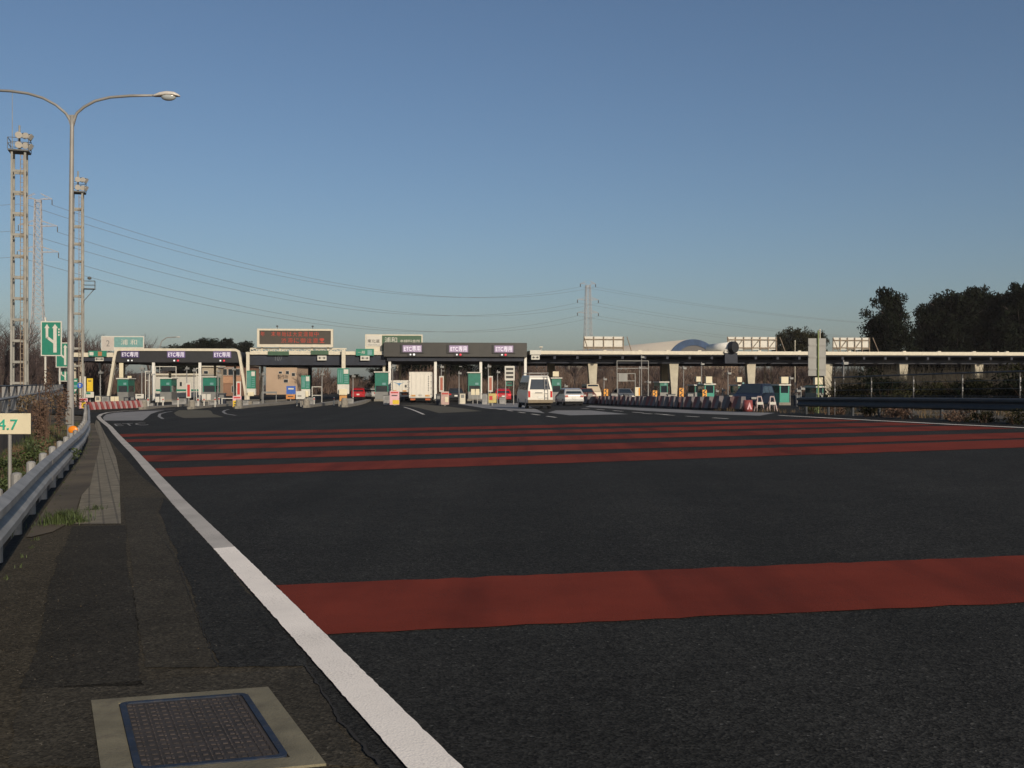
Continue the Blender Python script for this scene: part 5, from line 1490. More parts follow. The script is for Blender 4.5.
# small grey boxes and bollards scattered on the islands
r_ = random.Random(5)
EQ = [(150,84,403,'grey cabinet beside the first arch post'),(145,86,399,'grey cabinet behind the nose of the barrier end island'),(176,90,400,'grey cabinet in the middle arch lane'),
      (196,84,400.5,'grey cabinet beside the second arch post'),(213.5,88,401,'grey cabinet right of the white plate pair'),(182.5,90,398,'thin grey cabinet left of the red lane board'),
      (246,84,400,'grey cabinet at the foot of the sloping arch leg'),(256.5,84,401,'grey cabinet right of the narrow green ticket panel'),(311,86,397,'grey cabinet right of the green ticket panel on the speckled island'),
      (350,84,398,'grey cabinet right of the tall payment panel'),(387,92,395,'grey cabinet at the first post of the brown box'),(438.5,94,394,'dark cabinet behind the second post of the brown box'),
      (462.5,100,393,'grey cabinet left of the cream plate pair'),(484.5,96,393.5,'grey cabinet at the third post of the brown box'),(502,100,397,'small grey cabinet under the three-row board'),
      (106,84,396,'grey cabinet at the foot of the sloping arch leg near the barriers'),(98.5,84,395.5,'cream cabinet beside the thin steel pole near the barriers'),(127,92,397,'dark cabinet below the first arch booth'),
      (133,94,396,'dark cabinet under the lower hanging board'),(222,94,393,'dark cabinet in front of the brown building'),(671,84,394,'grey cabinet left of the second orange chevron board'),
      (690,84,393,'grey cabinet right of the second tapered column'),(614,100,393,'grey cabinet under the grey plate frame'),(626,98,394,'dark cabinet under the steel frame'),
      (720,92,397,'grey cabinet behind the barriers left of the red drum'),(731,92,395,'pale cabinet behind the barriers near the third tapered column'),(590,104,393,'grey cabinet at the first tapered column'),
      (812,70,398,'dark cabinet under the grey sign back'),(797.5,86,395,'dark cabinet right of the last bright booth')]
for px, Y, pyt, lb in EQ:
    f = Fg(px, Y=Y); t = f.thing('equipment_cabinet', lb, 'cabinet', 'cabinets on the islands'); H = f.z(pyt); w_ = r_.uniform(.22,.34)
    m_ = m_navy if 'dark' in lb else (m_cream if 'cream' in lb or 'pale' in lb else m_steel)
    MB().box(-w_, w_, -.2, .3, 0, H*.94).build('housing', m_, t, bevel=.02); MB().box(-w_-.03, w_+.03, -.24, .33, H*.94+.002, H).build('lid', m_steel_d, t)
    MB().box(-w_*.6, w_*.6, -.215, -.204, H*.55, H*.85).build('door', m_back, t)
# bollards
BO = [(136.5,408.5),(148,408),(163,407.5),(178,407.3),(198,408.2),(204,407.8),(215,407.5),(297,406.5),(314,406.6),(219,406.2),(334,406),(353,405.8)]
wh = ['in front of the barrier end island','left of the first arch post','below the white plate pair','left of the red lane board','right of the round island nose','at the second arch post',
      'right of the second plate pair','left of the speckled island','right of the speckled island','before the brown building','left of the tall payment panel','right of the tall payment panel']
bp = None
for (px, py), q in zip(BO, wh):
    f = Fg(px, py); lb = f'thin lane bollard {q}'
    if bp is None:
        bp = f.thing('bollard', lb, 'bollard', 'lane bollards'); MB().tube([(0,0,0),(0,0,.75)], .045, 8).build('shaft', m_ora if False else m_signw, bp)
        MB().tube([(0,0,.55),(0,0,.65)], .05, 8).build('reflective_band', m_red, bp); MB().tube([(0,0,0),(0,0,.04)], .12, 10).build('foot', m_blk, bp)
    else: dup(bp, f.loc, TH, lb)

# ---- red and white plastic barriers
def barrier(ma, mb_, name_lb, L=1.15, H=.82, W=.42, flip=1):
    t = thing('road_barrier', name_lb, 'barrier', (0,-900,0), 0, 'x')
    # the block: wider foot, slanted stripes run through every slice
    n = 2; 
    for part, (mm, ks) in enumerate(((ma, range(0,n,2)), (mb_, range(1,n,2)))):
        pass
    b = MB(); sl = .55*flip
    for k in range(n):
        a0 = -L/2+L*k/n; a1 = -L/2+L*(k+1)/n
        def X(a, z): return max(-L/2, min(L/2, a + sl*(z/H-.5)*L/n*1.6))
        for z0_, z1_, w0, w1 in ((.12, .45, W/2, W*.38), (.45, H, W*.38, W*.30)):
            vs = [(X(a0,z0_),-w0,z0_),(X(a1,z0_),-w0,z0_),(X(a1,z1_),-w1,z1_),(X(a0,z1_),-w1,z1_),(X(a0,z0_),w0,z0_),(X(a1,z0_),w0,z0_),(X(a1,z1_),w1,z1_),(X(a0,z1_),w1,z1_)]
            b.add(vs, [(0,1,2,3),(4,7,6,5),(3,2,6,7),(0,4,5,1),(0,3,7,4),(1,5,6,2)], k % 2)
    b.build('striped_body', [ma, mb_], t); MB().box(-L/2+.02, L/2-.02, -W/2-.02, W/2+.02, 0, .118).build('foot', m_blk, t)
    return t
m_br = mat('barrier_red', (.26,.06,.055), .5, var=.25, vs=2, dirt=.4); m_bw = mat('barrier_white', (.33,.24,.23), .55, var=.2, vs=2, dirt=.5)
m_bp = mat('barrier_pink', (.42,.17,.16), .55, var=.2, vs=2, dirt=.3); m_bg = mat('barrier_grimy_white', (.115,.10,.105), .6, var=.25, vs=2, dirt=.5)
m_bd = mat('barrier_grimy_red', (.24,.036,.034), .6, var=.3, vs=2, dirt=.5)
protoA = barrier(m_br, m_bw, 'x', H=.62, flip=-1); protoB = barrier(m_bd, m_bg, 'x'); protoC = barrier(m_bg, mat('barrier_dull_plum', (.07,.03,.035), .6, var=.3, dirt=.5), 'x'); usedC = False
a, b = G(141, 409.3).to_2d(), G(88, 411.6).to_2d(); n = 10; d = b-a; first = True
for i in range(n):
    p = a+d*(i+.5)/n; yaw = math.atan2(d.y, d.x); L = (p.x, p.y, zg(p.x, p.y))
    lb = f'{nth(i)} slanted red and white barrier counting from the concrete island nose by the arch leg'
    s_ = d.length/n/1.19
    if first: o = protoA; o.location = L; o.rotation_euler.z = yaw+PI; o['label'] = lb; o['group'] = 'red and white barriers by the arch'; o.scale=(s_,1,1); first = False
    else: dup(protoA, L, yaw+PI, lb, None, (s_,1,1))
a, b = G(745, 411.0).to_2d(), G(498, 402.6).to_2d(); pts = [G(*p).to_2d() for p in ((745,411.2),(690,409.0),(640,406.4),(600,404.6),(560,403.5))]
tot = 0; seg = []
for p, q in zip(pts, pts[1:]): seg.append((p, q, (q-p).length)); tot += (q-p).length
n = int(tot/1.55); first = True
for i in range(n):
    s = tot*(i+.5)/n
    for p, q, L in seg:
        if s <= L: break
        s -= L
    c = p.lerp(q, s/L); yaw = math.atan2((p-q).y, (p-q).x); loc = (c.x, c.y, zg(c.x, c.y))
    lb = f'{nth(i)} grimy red and white barrier counting from the red drum along the opposite lanes'
    if first: o = protoB; o.location = loc; o.rotation_euler.z = yaw; o['label'] = lb; o['group'] = 'barriers along the opposite lanes'; first = False
    elif RND.random() < .45:
        if not usedC: usedC = True; protoC.location = loc; protoC.rotation_euler.z = yaw; protoC['label'] = lb.replace('red and white', 'grey and plum'); protoC['group'] = 'barriers along the opposite lanes'
        else: dup(protoC, loc, yaw+RND.gauss(0,.08), lb.replace('red and white', 'grey and plum'), None, (1,1,RND.uniform(.92,1.04)))
    else: dup(protoB, loc, yaw+RND.gauss(0,.08), lb, None, (1,1,RND.uniform(.92,1.04)))
# a second, lower row closer to the canopy seen as dark blocks
# ---- red drum and white trestles at the end of the row
f = Fg(747.8, 411.4); t = f.thing('crash_drum', 'faded red drum with a pale arrow at the near end of the barrier row', 'drum')
MB().tube([(0,0,0),(0,0,.28),(0,0,.62)], [.27,.27,.24], 16).build('drum', m_br, t, smooth=True)
MB().prism([(-.14,.12),(0,.50),(.14,.12),(.05,.12),(0,.3),(-.05,.12)], -.285, -.262).build('arrow', m_pink, t)
for px, lb in ((759.3, 'left white trestle between the red drum and the guardrail end'), (772, 'right white trestle beside the minivan bumper')):
    f = Fg(px, 411.3); t = f.thing('trestle', lb, 'barricade', 'white trestles')
    w_, H = 4.0/F*f.loc.y, 14.6/F*f.loc.y
    for s in (-1, 1):
        for y in (-.22, .22): MB().bar((s*w_, y, 0), (s*w_*.45, 0, H), .05, .04).build('leg', m_bw, t)
    MB().bar((-w_*.8,-.12,H*.55),(w_*.8,-.12,H*.55), .03, .14).build('crossbar', m_signw, t); MB().bar((-w_*.5,0,H),(w_*.5,0,H), .05, .07).build('crossbar', m_bw, t)

# ---- green lane arrow signs above the side road
def lane_sign(px0, px1, py0, py1, Y, ppx, label, half=False):
    xc = (px0+px1)/2; X = (xc-512)/F*Y; t = thing('lane_sign', label, 'sign', (X, Y, WTOP-.03 if Y < 100 else zg(X, Y)), TH); L = t.location
    hz = lambda py: HZ(py, L); x = lambda px: (px-xc)/F*Y
    MB().box(x(px0), x(px1), 0, .08, hz(py1), hz(py0)).build('border', m_signw, t)
    p = MB().box(x(px0)+.10, x(px1)-.10, -.02, -.003, hz(py1)+.10, hz(py0)-.10).build('green_panel', m_gsign, t)
    w_ = x(px1)-x(px0); h = hz(py0)-hz(py1); z0_ = hz(py1); a = -w_/2
    mb = MB(); bw = w_*.13
    def q(pts): mb.prism([(a+u*w_, z0_+v*h) for u, v in pts], -.034, -.023)
    q([(.60,.10),(.76,.10),(.76,.80),(.60,.80)]); q([(.54,.80),(.82,.80),(.68,.92)])
    mb2 = MB()
    def q2(pts): mb2.prism([(a+u*w_, z0_+v*h) for u, v in pts], -.036, -.024)
    q2([(.24,.52),(.36,.47),(.36,.80),(.24,.80)]); q2([(.18,.80),(.42,.80),(.30,.92)]); q2([(.24,.52),(.60,.36),(.60,.45),(.36,.56)])
    mb.build('arrow', m_signw, p); mb2.build('arrow', m_signw, p)
    for i in range(3): MB().box(a+w_*.83, a+w_*.90, -.03, -.021, z0_+h*(.58+.08*i), z0_+h*(.63+.08*i)).build('character', m_etxt if False else m_signw, p)
    MB().box(x(ppx)-.07, x(ppx)+.07, .085, .2, 0, hz(py0)+.35).build('post', m_signw, t)
lane_sign(41.2, 61.4, 321.2, 356.0, 92, 45.2, 'large green lane arrow sign with two white arrows on a white post')
lane_sign(56.0, 69.5, 342.5, 367.5, 108, 59.5, 'second smaller green lane arrow sign half hidden behind the street lamp')
lane_sign(58.5, 68.5, 368.5, 381.5, 109, 59.8, 'smallest green sign directly below the second lane arrow sign')

# ---- right hand roadside
def rx(Y, a=22.85): return a - .2*Y
m_dkrail = mat('shade_toned_rail', (.040,.045,.05), .6, var=.2, vs=2, dirt=.4)  # shade on the rail's road side is put into this dark base colour
gr2 = thing('guardrail', 'dark shaded steel guardrail running in from the right edge below the cable fence', 'guardrail', (rx(40), 40, zg(rx(40), 40)))
base = Vector(gr2.location)
def zr(x, y): return zg(x, y)
path = []
y = 14.0
while y <= 47: path.append(Vector((rx(y), y, zr(rx(y), y)))); y += 1
i = 0
while i < len(path)-1:
    s_ = [p-base for p in path[i:i+5]]
    if len(s_) < 2: break
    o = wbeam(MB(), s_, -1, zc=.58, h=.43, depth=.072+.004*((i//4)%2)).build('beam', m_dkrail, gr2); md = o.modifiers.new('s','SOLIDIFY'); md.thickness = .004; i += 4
for k in range(17):
    y = 14.5+k*2.0; x = rx(y)+.13; p = Vector((x, y, zr(x, y)))-base
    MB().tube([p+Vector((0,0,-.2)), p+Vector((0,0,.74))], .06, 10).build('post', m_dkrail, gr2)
cf = thing('cable_fence', 'thin dark wire fence with pale posts standing just behind the dark guardrail', 'fence', (rx(40,22.95), 40, zg(rx(40,22.95), 40)))
base = Vector(cf.location)
for k in range(9):
    y = 43.9-k*2.87; x = rx(y, 22.95); p = Vector((x, y, zg(x, y)))-base
    MB().bar(p+Vector((0,0,-.1)), p+Vector((0,0,1.66)), .035).build('post', m_dark, cf)
    for zz in (1.02,1.32): MB().box(p.x-.025,p.x+.012,p.y-.055,p.y-.028,p.z+zz,p.z+zz+.15).build('clamp', m_steel, cf)
for zz in (1.66, 1.38, 1.1, .85):
    MB().tube([Vector((rx(y,22.95), y, zg(rx(y,22.95), y)+zz))-base for y in (20,24,28,32,36,40,44)], .03 if zz > 1.6 else .011, 6).build('wire', m_steel_d, cf)
Yg = 48.0; gx = (817-512)/F*Yg; gz = zg(gx, Yg)
t = thing('road_sign', 'plain grey back of a large upright road sign on an olive pole', 'sign', (gx, Yg, gz), .05); L = Vector((gx, Yg, gz))
MB().box(-.43,.44,0,.03,HZ(376,L),HZ(338.3,L)).build('panel', m_back, t, bevel=.01)
for py in (345, 357, 369): MB().box(-.40,.41,-.03,-.003,HZ(py+.8,L),HZ(py-.8,L)).build('stiffener', m_back, t)
MB().tube([(.04,-.06,-.2),(.04,-.06,HZ(330.5,L))], .035, 10).build('pole', m_polg, t)
for i, (px, Y, w_, h, m_, q) in enumerate(((812,47,.7,.75,m_leafg,'green tuft at the end of the dark guardrail'),(833,45,.7,.5,m_leafr,'brown dry tuft below the first fence post behind the guardrail'),(868,41,.8,.5,m_leafm,'olive tuft below the second fence post'),
        (892,40,.9,.55,m_leafr,'brown tuft between the second and third fence posts'),(905,37.5,.9,.5,m_leafr,'rounded brown tuft below the third fence post'),(955,34.5,1.0,.5,m_leafr,'rusty brown shrub behind the guardrail between the third and fourth fence posts'),
        (985,33,.7,.4,m_leafm,'small olive tuft by the fourth fence post'),(1015,31.5,1.0,.42,m_leafm,'olive shrub behind the guardrail at the picture edge'))):
    bush('shrub', px, 0, Y, w_, h, m_, q, 700, .045, seed=50+i)
for i, (px, Y, w_, h, m_) in enumerate(((850,62,3.2,1.5,m_leafm),(885,60,3.4,1.7,m_leafd),(925,58,3.6,1.6,m_leafm),(965,56,3.6,2.0,m_leafd),(1000,54,3.4,1.7,m_leafm),(1035,52,3.6,1.8,m_leafd))):
    bush('shrub', px, 0, Y, w_, h, m_, ['olive','dark green','olive brown','tall dark green','olive','dark'][i]+' shrub behind the wire fence, '+['just right of the grey sign back','below the fifth tapered column','between the third and fourth fence posts','right of the fourth fence post','below the sixth tapered column','at the picture edge'][i], 2600, .10, seed=70+i)
# verge on the right
sp = []
for i in range(150):
    y = RND.uniform(16, 60); x = rx(y, 23.1)+RND.random()**1.3*9
    sp.append((x, y, 34, .6, RND.uniform(.12,.30)))
grass('dry_grass', sp[:80], .4, m_leafy, 21); grass('dark_weeds', sp[80:], .4, m_leafm, 22)

# bare thickets that read as one mass
def thicket(name, regions, n, hmin, hmax, zf, seed, w_=.05, m_=None):
    r = random.Random(seed); mb = MB()
    for _ in range(n):
        (xa, xb, ya, yb) = regions[int(r.random()*len(regions))]
        Y = r.uniform(ya, yb); px = r.uniform(xa, xb); X = (px-512)/F*Y; z = zf(X, Y)
        H = r.uniform(hmin, hmax)*(.75+.35*math.sin(X*.31)+.2*math.sin(X*.83+2))
        h0 = H*r.random()**1.2*.85; L = r.uniform(.6, 2.0)*(1.6 if h0 < .5 else 1)
        a = r.uniform(0, 6.28); tilt = r.uniform(.05,.8)
        d = Vector((math.cos(a)*tilt, math.sin(a)*tilt, 1)).normalized(); p = Vector((X, Y, z+h0)); s = Vector((1,.2,0))*w_*r.uniform(.4,1.3)
        e = p + d*L + Vector((r.gauss(0,.2), r.gauss(0,.2), 0)); m2 = p.lerp(e,.5)+Vector((r.gauss(0,.12), 0, 0))
        mb.add([p-s, p+s, m2+s*.7, m2-s*.7, e], [(0,1,2,3),(3,2,4)])
    return kind(mb.build(name, m_ or m_twig), 'stuff')
m_scr = mat('thicket_brown', (.085,.055,.040), .9, var=.45, vs=.35)
thicket('thicket', [(516,1030,175,216)], 15000, 2.2, 4.6, hill_z, 91, .055, m_scr)
thicket('thicket', [(-14,104,130,190)], 13000, 4.0, 9.5, lambda x, y: zg(x,y), 92, .06)
thicket('thicket', [(100,160,175,215),(296,372,200,235)], 5000, 1.5, 3.6, lambda x, y: zg(x,y), 93, .055, m_scr)
thicket('thicket', [(395,530,165,205)], 6000, 2.0, 4.8, lambda x, y: zg(x,y), 94, .055, m_scr)
thicket('thicket', [(836,1040,66,82)], 6000, .9, 1.6, lambda x, y: zg(x,y), 95, .03, mat('dark_thicket', (.022,.018,.011), .9, var=.4, vs=.4))
thicket('thicket', [(158,262,185,225)], 4000, 2.0, 5.2, lambda x, y: zg(x,y), 96, .055, m_scr)
thicket('thicket', [(292,330,195,230)], 2500, 3.0, 5.8, lambda x, y: zg(x,y), 97, .055, m_scr)

# the air: pale even haze that fades the pylons and the sky line
hz_ = MB().box(-1150, 1150, -260, 1560, -2.5, 82).build('haze', None)
hz_.data.materials.clear()
mh_ = bpy.data.materials.new('haze_air'); mh_.use_nodes = True; nt = mh_.node_tree; nt.nodes.clear()
ou = nt.nodes.new('ShaderNodeOutputMaterial'); pv = nt.nodes.new('ShaderNodeVolumePrincipled')
pv.inputs['Color'].default_value = (.86,.80,.80,1); pv.inputs['Density'].default_value = 0.00012; pv.inputs['Anisotropy'].default_value = 0.0
nt.links.new(pv.outputs[0], ou.inputs['Volume']); hz_.data.materials.append(mh_); kind(hz_, 'stuff')

# ================================================================== vehicles
def rot2(a): return Matrix.Rotation(a, 4, 'Z')
m_tyre = mat('tyre', (.012,.012,.012), .85, var=.2); m_rimv = mat('wheel_rim', (.3,.3,.3), .35, .6, var=.1); m_plate = mat('number_plate', (.62,.60,.54), .5)
m_under = mat('underbody', (.015,.015,.015), .9)
def vehicle(name, label, cat, loc, yaw, L, W, prof, glassz, paint, roofin=.16, wheels=(.75, .75), wr=.31, glass=m_win, rear=True, plate=True, front_lamps=True, rearwin=None, tails=None, bumper=None, sidewin=None, windscreen=None):
    """prof: (y, z) outline of the side, rear at y=0, front at y=L; narrows above glassz"""
    t = thing(name, label, cat, loc, yaw)
    def hw(z): 
        if z <= glassz: return W/2
        zt = max(p[1] for p in prof); return W/2 - roofin*((z-glassz)/(zt-glassz))**1.1
    n = len(prof); mb = MB()
    vs = [(-hw(z), y, z) for y, z in prof] + [(hw(z), y, z) for y, z in prof]
    mb.add(vs, [list(range(n)), list(range(2*n-1, n-1, -1))] + [(i, i+n, (i+1)%n+n, (i+1)%n) for i in range(n)])
    mb.build('body', paint, t, bevel=.045)
    def onside(pts, name, m_):
        for s in (-1, 1):
            MB().add([(s*(hw(z)+.008), y, z) for y, z in pts] + [(s*(hw(z)-.02), y, z) for y, z in pts],
                     [list(range(len(pts)))] + [(i, (i+1)%len(pts), (i+1)%len(pts)+len(pts), i+len(pts)) for i in range(len(pts))]).build(name, m_, t)
    for sw in (sidewin or []): onside(sw, 'side_window', glass)
    def onplane(a, b, inset, name, m_, off=.01, sgn=-1):
        """glass on the sloping end between side-profile points a (low) and b (high)"""
        (ya, za), (yb, zb) = a, b; d = Vector((0, yb-ya, zb-za)); nn = Vector((0, -d.z, d.y)).normalized()*sgn*-1
        if nn.y*sgn < 0: nn = -nn
        vs = []
        for (y, z) in ((ya,za),(yb,zb)):
            for s in (-1, 1): vs.append(Vector((s*(hw(z)-inset), y, z)) + nn*off)
        back = [v - nn*.03 for v in vs]
        MB().add(vs+back, [(0,1,3,2),(4,6,7,5),(0,4,5,1),(1,5,7,3),(3,7,6,2),(2,6,4,0)]).build(name, m_, t)
    if rearwin: onplane(rearwin[0], rearwin[1], rearwin[2], 'rear_window', glass)
    if windscreen: onplane(windscreen[0], windscreen[1], windscreen[2], 'windscreen', glass, sgn=1)
    for s in (-1, 1):
        for y in (wheels[0], L-wheels[1]):
            x = s*(W/2-.10)
            tw = MB().tube([(x-.10,y,wr),(x+.10,y,wr)], wr, 18).build('wheel', m_tyre, t)
            MB().tube([(x+s*.101,y,wr),(x+s*.108,y,wr)], [wr*.62, wr*.55], 14).build('rim', m_rimv, tw)
    MB().box(-W/2+.08, W/2-.08, .2, L-.2, wr*.55, prof[0][1]-.004 if False else .34).build('underbody', m_under, t)
    for (x, y, z, sx, sz, m_) in (tails or []):
        for s in (-1, 1): MB().box(s*x-sx/2, s*x+sx/2, y-.035, y+.02, z-sz/2, z+sz/2).build('tail_lamp', m_, t, bevel=.01)
    if bumper:
        y, z, h, m_ = bumper; MB().box(-W/2+.01, W/2-.01, y-.10, y+.06, z-h/2, z+h/2).build('bumper', m_, t, bevel=.03)
    if plate: 
        y, z = plate; MB().box(-.17,.17,y-.02,y-.004,z-.083,z+.083).build('number_plate', m_plate, t)
    return t
pw = mat('paint_white_warm', (.66,.62,.54), .3, var=.04, dirt=.08); ps = mat('paint_silver', (.50,.49,.47), .25, .4, var=.04); pr = mat('paint_red', (.38,.012,.018), .3, var=.05)
pd = mat('paint_dark_grey', (.03,.032,.036), .25, .3, var=.05); pb = mat('paint_dark_blue', (.008,.014,.030), .5, .0, var=.1); pg = mat('paint_grey', (.18,.18,.18), .3, .3, var=.05)

# white high roof van
p = G(540.3, 408.9)
H_ = 2.25
t = vehicle('van', 'white high roof van with a roof rack and a ladder on its tailgate', 'van', p, math.radians(8.5), 4.7, 1.72,
    [(0.05,.38),(0,.62),(0,1.10),(.10,1.35),(.30,2.05),(.50,2.22),(1.0,H_),(3.4,H_),(3.75,2.12),(4.35,1.25),(4.66,1.10),(4.7,.6),(4.62,.36)], 1.15, pw, .20,
    wheels=(.85,.80), wr=.33, rearwin=((.075,1.30),(.28,1.98),.14), windscreen=((4.28,1.32),(3.80,2.03),.12),
    tails=[(.75,.02,.98,.14,.42,m_tail)], bumper=(0,.50,.22,mat('bumper_brownish',(.16,.12,.07),.5)), plate=(-.006,.78),
    sidewin=[[(.45,1.28),(1.75,1.28),(1.75,1.78),(.60,1.78)],[(1.85,1.28),(3.05,1.28),(3.05,1.78),(1.85,1.78)],[(3.15,1.28),(4.15,1.28),(3.85,1.78),(3.15,1.78)]])
mb = MB()
for s in (-1,1): mb.bar((s*.66,.45,H_+.16),(s*.66,3.3,H_+.16), .04)
for k in range(6): mb.bar((-.66,.5+k*.55,H_+.16),(.66,.5+k*.55,H_+.16), .03)
for s in (-1,1):
    for y in (.7,1.9,3.1): mb.bar((s*.66,y,H_+.16),(s*.62,y,H_-.03), .03)
mb.build('roof_rack', m_steel, t)
mb = MB()
for x in (.30,.52): mb.bar((x,-.09,.62),(x,.00,1.35), .03); mb.bar((x,.00,1.35),(x,.28,2.25), .03)
for k in range(6): 
    z_ = .75+k*.28; y = -.09 + max(0, z_-1.35)*.31 + .09*min(1,(z_-.62)/.73); mb.bar((.30,y,z_),(.52,y,z_), .025)
mb.build('ladder', m_steel, t)
MB().box(-.35,.15,-.045,-.005,1.06,1.10).build('handle', m_steel_d, t)
# silver hatchback
CARP = [(0.08,.30),(0,.50),(.02,.92),(.12,1.00),(.45,1.42),(.9,1.50),(2.2,1.50),(3.15,.98),(4.1,.82),(4.3,.55),(4.2,.28)]
def car(px, Y, label, paint, yaw=TH, rear=True, W=1.70, sc_=1.0, tl=m_tail, g=m_win):
    p = at(px, Y)
    t = vehicle('car', label, 'car', p, yaw, 4.3, W, CARP, .98, paint, .17, wheels=(.75,.85), wr=.30, glass=g,
        rearwin=((.15,1.03),(.46,1.41),.13), windscreen=((3.08,1.02),(2.30,1.44),.12), tails=[(W/2-.18,.0,.82,.26,.16,tl)], bumper=(.03,.46,.20,paint), plate=(-.006,.66) ,
        sidewin=[[(.75,1.03),(1.55,1.03),(1.55,1.40),(.85,1.40)],[(1.65,1.03),(2.85,1.03),(2.25,1.40),(1.65,1.40)]])
    for s in (-1, 1): MB().box(s*(W/2-.30)-.17, s*(W/2-.30)+.17, 4.15, 4.30, .60, .76).build('headlight', m_lamp, t, bevel=.02)
    return t
car(574.3, 86, 'silver white hatchback driving just right of the white van', ps, math.radians(9), tl=mat('tail_lamp_pale', (.40,.10,.08), .3))
car(503.4, 108, 'red car braking in the last ETC lane left of the white van', pr, TH, tl=mat('lit_tail', (.6,.02,.02), .3, emit=(.9,.05,.08), es=.8))
car(456, 114, 'dark grey car in the lane right of the white box truck', pd)
car(358, 128, 'small red car left of the silver wagon beyond the tall payment panel', pr)
car(370, 130, 'silver wagon stopped between the small red car and the dark car beyond the gate', ps)
car(378.5, 142, 'dark car right of the silver wagon beyond the gate', pd)
car(863, 88, 'white car half hidden behind the wire fence and dark guardrail', pw, TH+PI)
car(620, 112, 'grey oncoming car just visible above the barriers under the grey plate frame', pg, TH+PI)
car(583, 120, 'red brown oncoming car beside the first tapered column', mat('paint_redbrown', (.16,.05,.035), .4), TH+PI)
# dark blue minivan seen from the front quarter
p = at(757, 66)
t = vehicle('minivan', 'dark blue minivan behind the white trestles by the third tapered column', 'van', p+Vector((.9,2.2,0)), math.radians(180-28), 4.6, 1.75,
    [(0.05,.36),(0,.6),(.02,1.1),(.18,1.75),(.5,1.88),(2.7,1.86),(3.6,1.12),(4.4,.95),(4.6,.6),(4.5,.34)], 1.1, pb, .18, wheels=(.85,.85), wr=.33,
    rearwin=((.05,1.2),(.16,1.68),.12), windscreen=((3.52,1.18),(2.80,1.78),.12), tails=[(.72,.03,1.1,.14,.4,m_tail)], bumper=(.02,.5,.2,pb), plate=(-.006,.8),
    sidewin=[[(.4,1.18),(1.5,1.18),(1.5,1.68),(.5,1.68)],[(1.6,1.18),(2.6,1.18),(2.6,1.68),(1.6,1.68)],[(2.68,1.18),(3.3,1.18),(2.75,1.66),(2.68,1.66)]])
t.scale = (1,1,.86)
for s in (-1, 1): MB().box(s*.62-.18, s*.62+.18, 4.42, 4.60, .72, .88).build('headlight', m_lamp, t, bevel=.02)
MB().box(-.5,.5,4.56,4.63,.5,.66).build('grille', m_rimv, t); MB().box(-.17,.17,4.635,4.65,.38,.5).build('number_plate', m_plate, t)
# cream minibus among the oncoming traffic
p = at(590.5, 118)
t = vehicle('minibus', 'cream minibus facing the gates beside the first tapered column', 'van', p+Vector((0,4.6,0)), TH+PI, 4.6, 1.7,
    [(0.05,.36),(0,.6),(.02,1.1),(.10,1.9),(.4,2.0),(3.5,2.0),(4.2,1.2),(4.5,1.05),(4.6,.6),(4.5,.34)], 1.1, mat('paint_cream', (.5,.42,.30), .4, var=.05), .15, wheels=(.85,.7), wr=.32,
    rearwin=((.05,1.2),(.09,1.8),.12), windscreen=((4.12,1.26),(3.58,1.9),.12), tails=[(.72,.03,1.1,.14,.4,m_tail)], bumper=(.02,.5,.2,pw), plate=(-.006,.8),
    sidewin=[[(.4,1.2),(2.4,1.2),(2.4,1.75),(.4,1.75)],[(2.5,1.2),(3.9,1.2),(3.5,1.75),(2.5,1.75)]])

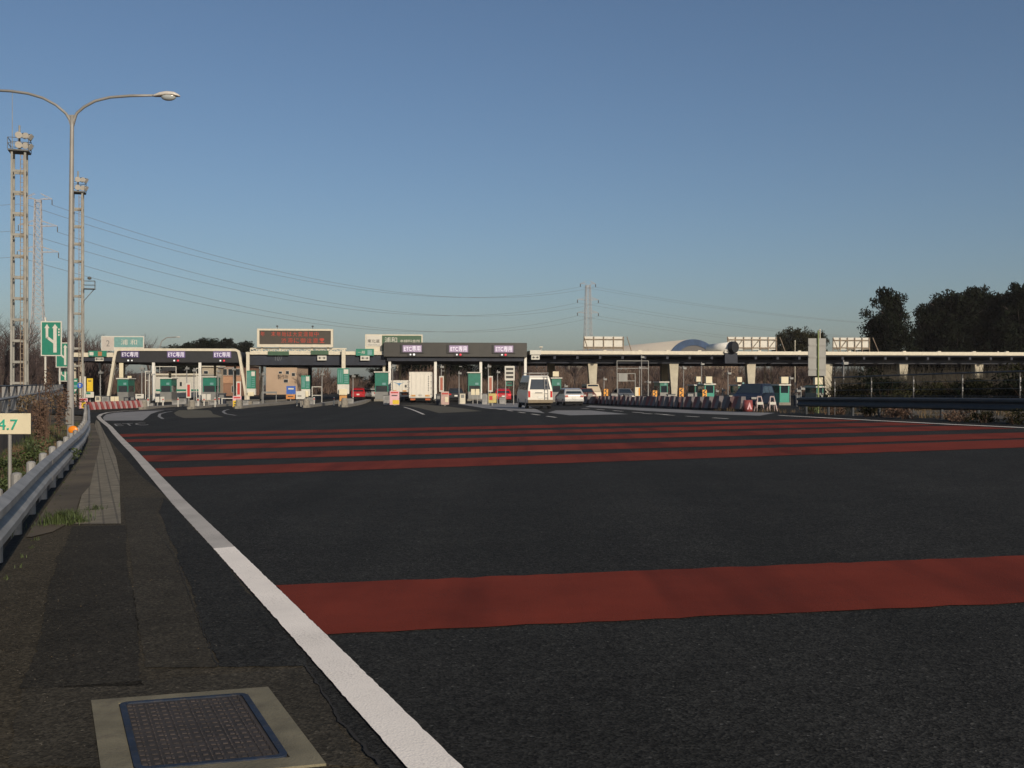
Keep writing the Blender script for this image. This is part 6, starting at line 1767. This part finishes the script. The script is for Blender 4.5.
# box trucks seen from behind
def box_truck(px, Y, wpx, pyt, pyb, label, yaw, emblem=False, H=None, L=7.2):
    p = at(px, Y); t = thing('box_truck', label, 'truck', p, yaw); W = wpx/F*Y; zt = HZ(pyt, p); zb = HZ(pyb, p); h = W/2
    mb = MB().box(-h, h, 0, L, zb, zt); mb.build('cargo_box', pw, t, bevel=.03)
    mb = MB()
    for x in (-.012, ): mb.box(-.02,.02,-.012,-.004,zb+.05,zt-.06)
    for x in (-h+.06, h-.06): mb.box(x-.03,x+.03,-.02,-.004,zb+.03,zt-.03)
    mb.box(-h+.03,h-.03,-.02,-.003,zt-.10,zt-.05); mb.box(-h+.03,h-.03,-.02,-.003,zb+.03,zb+.08)
    mb.build('door_frame', mat('door_frame_pale', (.56,.53,.47), .5), t)
    for x in (-.75,-.35,.35,.75): MB().tube([(x*h,-.045,zb+.1),(x*h,-.045,zt-.12)], .014, 6).build('lock_rod', m_white, t)
    for s in (-1, 1):
        for k in range(4): MB().box(s*(h-.06)-.05, s*(h-.06)+.05, -.05, -.021, zb+.3+k*(zt-zb-.5)/3.3, zb+.38+k*(zt-zb-.5)/3.3).build('hinge', m_steel, t)
        MB().box(s*(h-.42)-.26, s*(h-.42)+.26, .05, .12, zb-.30, zb-.12).build('tail_lamp', mat('amber_red_lamp', (.45,.12,.04), .35), t)
        MB().box(s*(h-.45)-.25, s*(h-.45)+.25, -.03, -.005, zb+.10, zb+.28).build('reflector', mat('amber_plate', (.50,.26,.08), .4), t)
        for y in (1.6, L+.2):
            MB().tube([(s*(h-.45),y,.47),(s*(h-.02),y,.47)], .47, 20).build('wheel', m_tyre, t)
        MB().box(s*(h-.26)-.22, s*(h-.26)+.22, 1.02, 1.05, .15, zb-.08).build('mudflap', m_blk, t)
    MB().box(-h+.02, h-.02, .02, .14, .50, .66).build('bumper', m_signw, t, bevel=.02)
    MB().box(-h+.3, h-.3, .15, L+1.2, .55, zb-.01).build('chassis', m_under, t)
    MB().box(-.22,.22,.0,.018,.70,.88).build('number_plate', m_plate, t)
    MB().box(-h+.1, h-.1, L+.15, L+1.9, .6, 2.4).build('cab', pw, t, bevel=.08)
    return t, zb, zt, h
t, zb, zt, h = box_truck(420.3, 107, 22.8, 371.9, 397.4, 'white box truck seen from behind in the first lane of the brown ETC box', math.radians(3.5))
for i in range(7): MB().box(h-.40, h-.28, -.012, -.003, zt-.45-i*.24-.14, zt-.45-i*.24).build('character', m_back, t)
t, zb, zt, h = box_truck(399.6, 119, 17.5, 380.3, 392.5, 'white box truck with a blue winged emblem ahead of the other truck', math.radians(4))
zc = zt-.42
MB().prism([(-.75,zc+.22),(-.15,zc-.08),(-.05,zc-.30),(.05,zc-.08),(.62,zc+.24),(.20,zc+.06),(.02,zc+.10),(-.2,zc+.06)], -.03, -.022).build('emblem', mat('emblem_blue', (.06,.20,.38), .5), t)
MB().box(.62,.86,-.03,-.022,zc-.42,zc-.12).build('dark_label', m_ink, t)
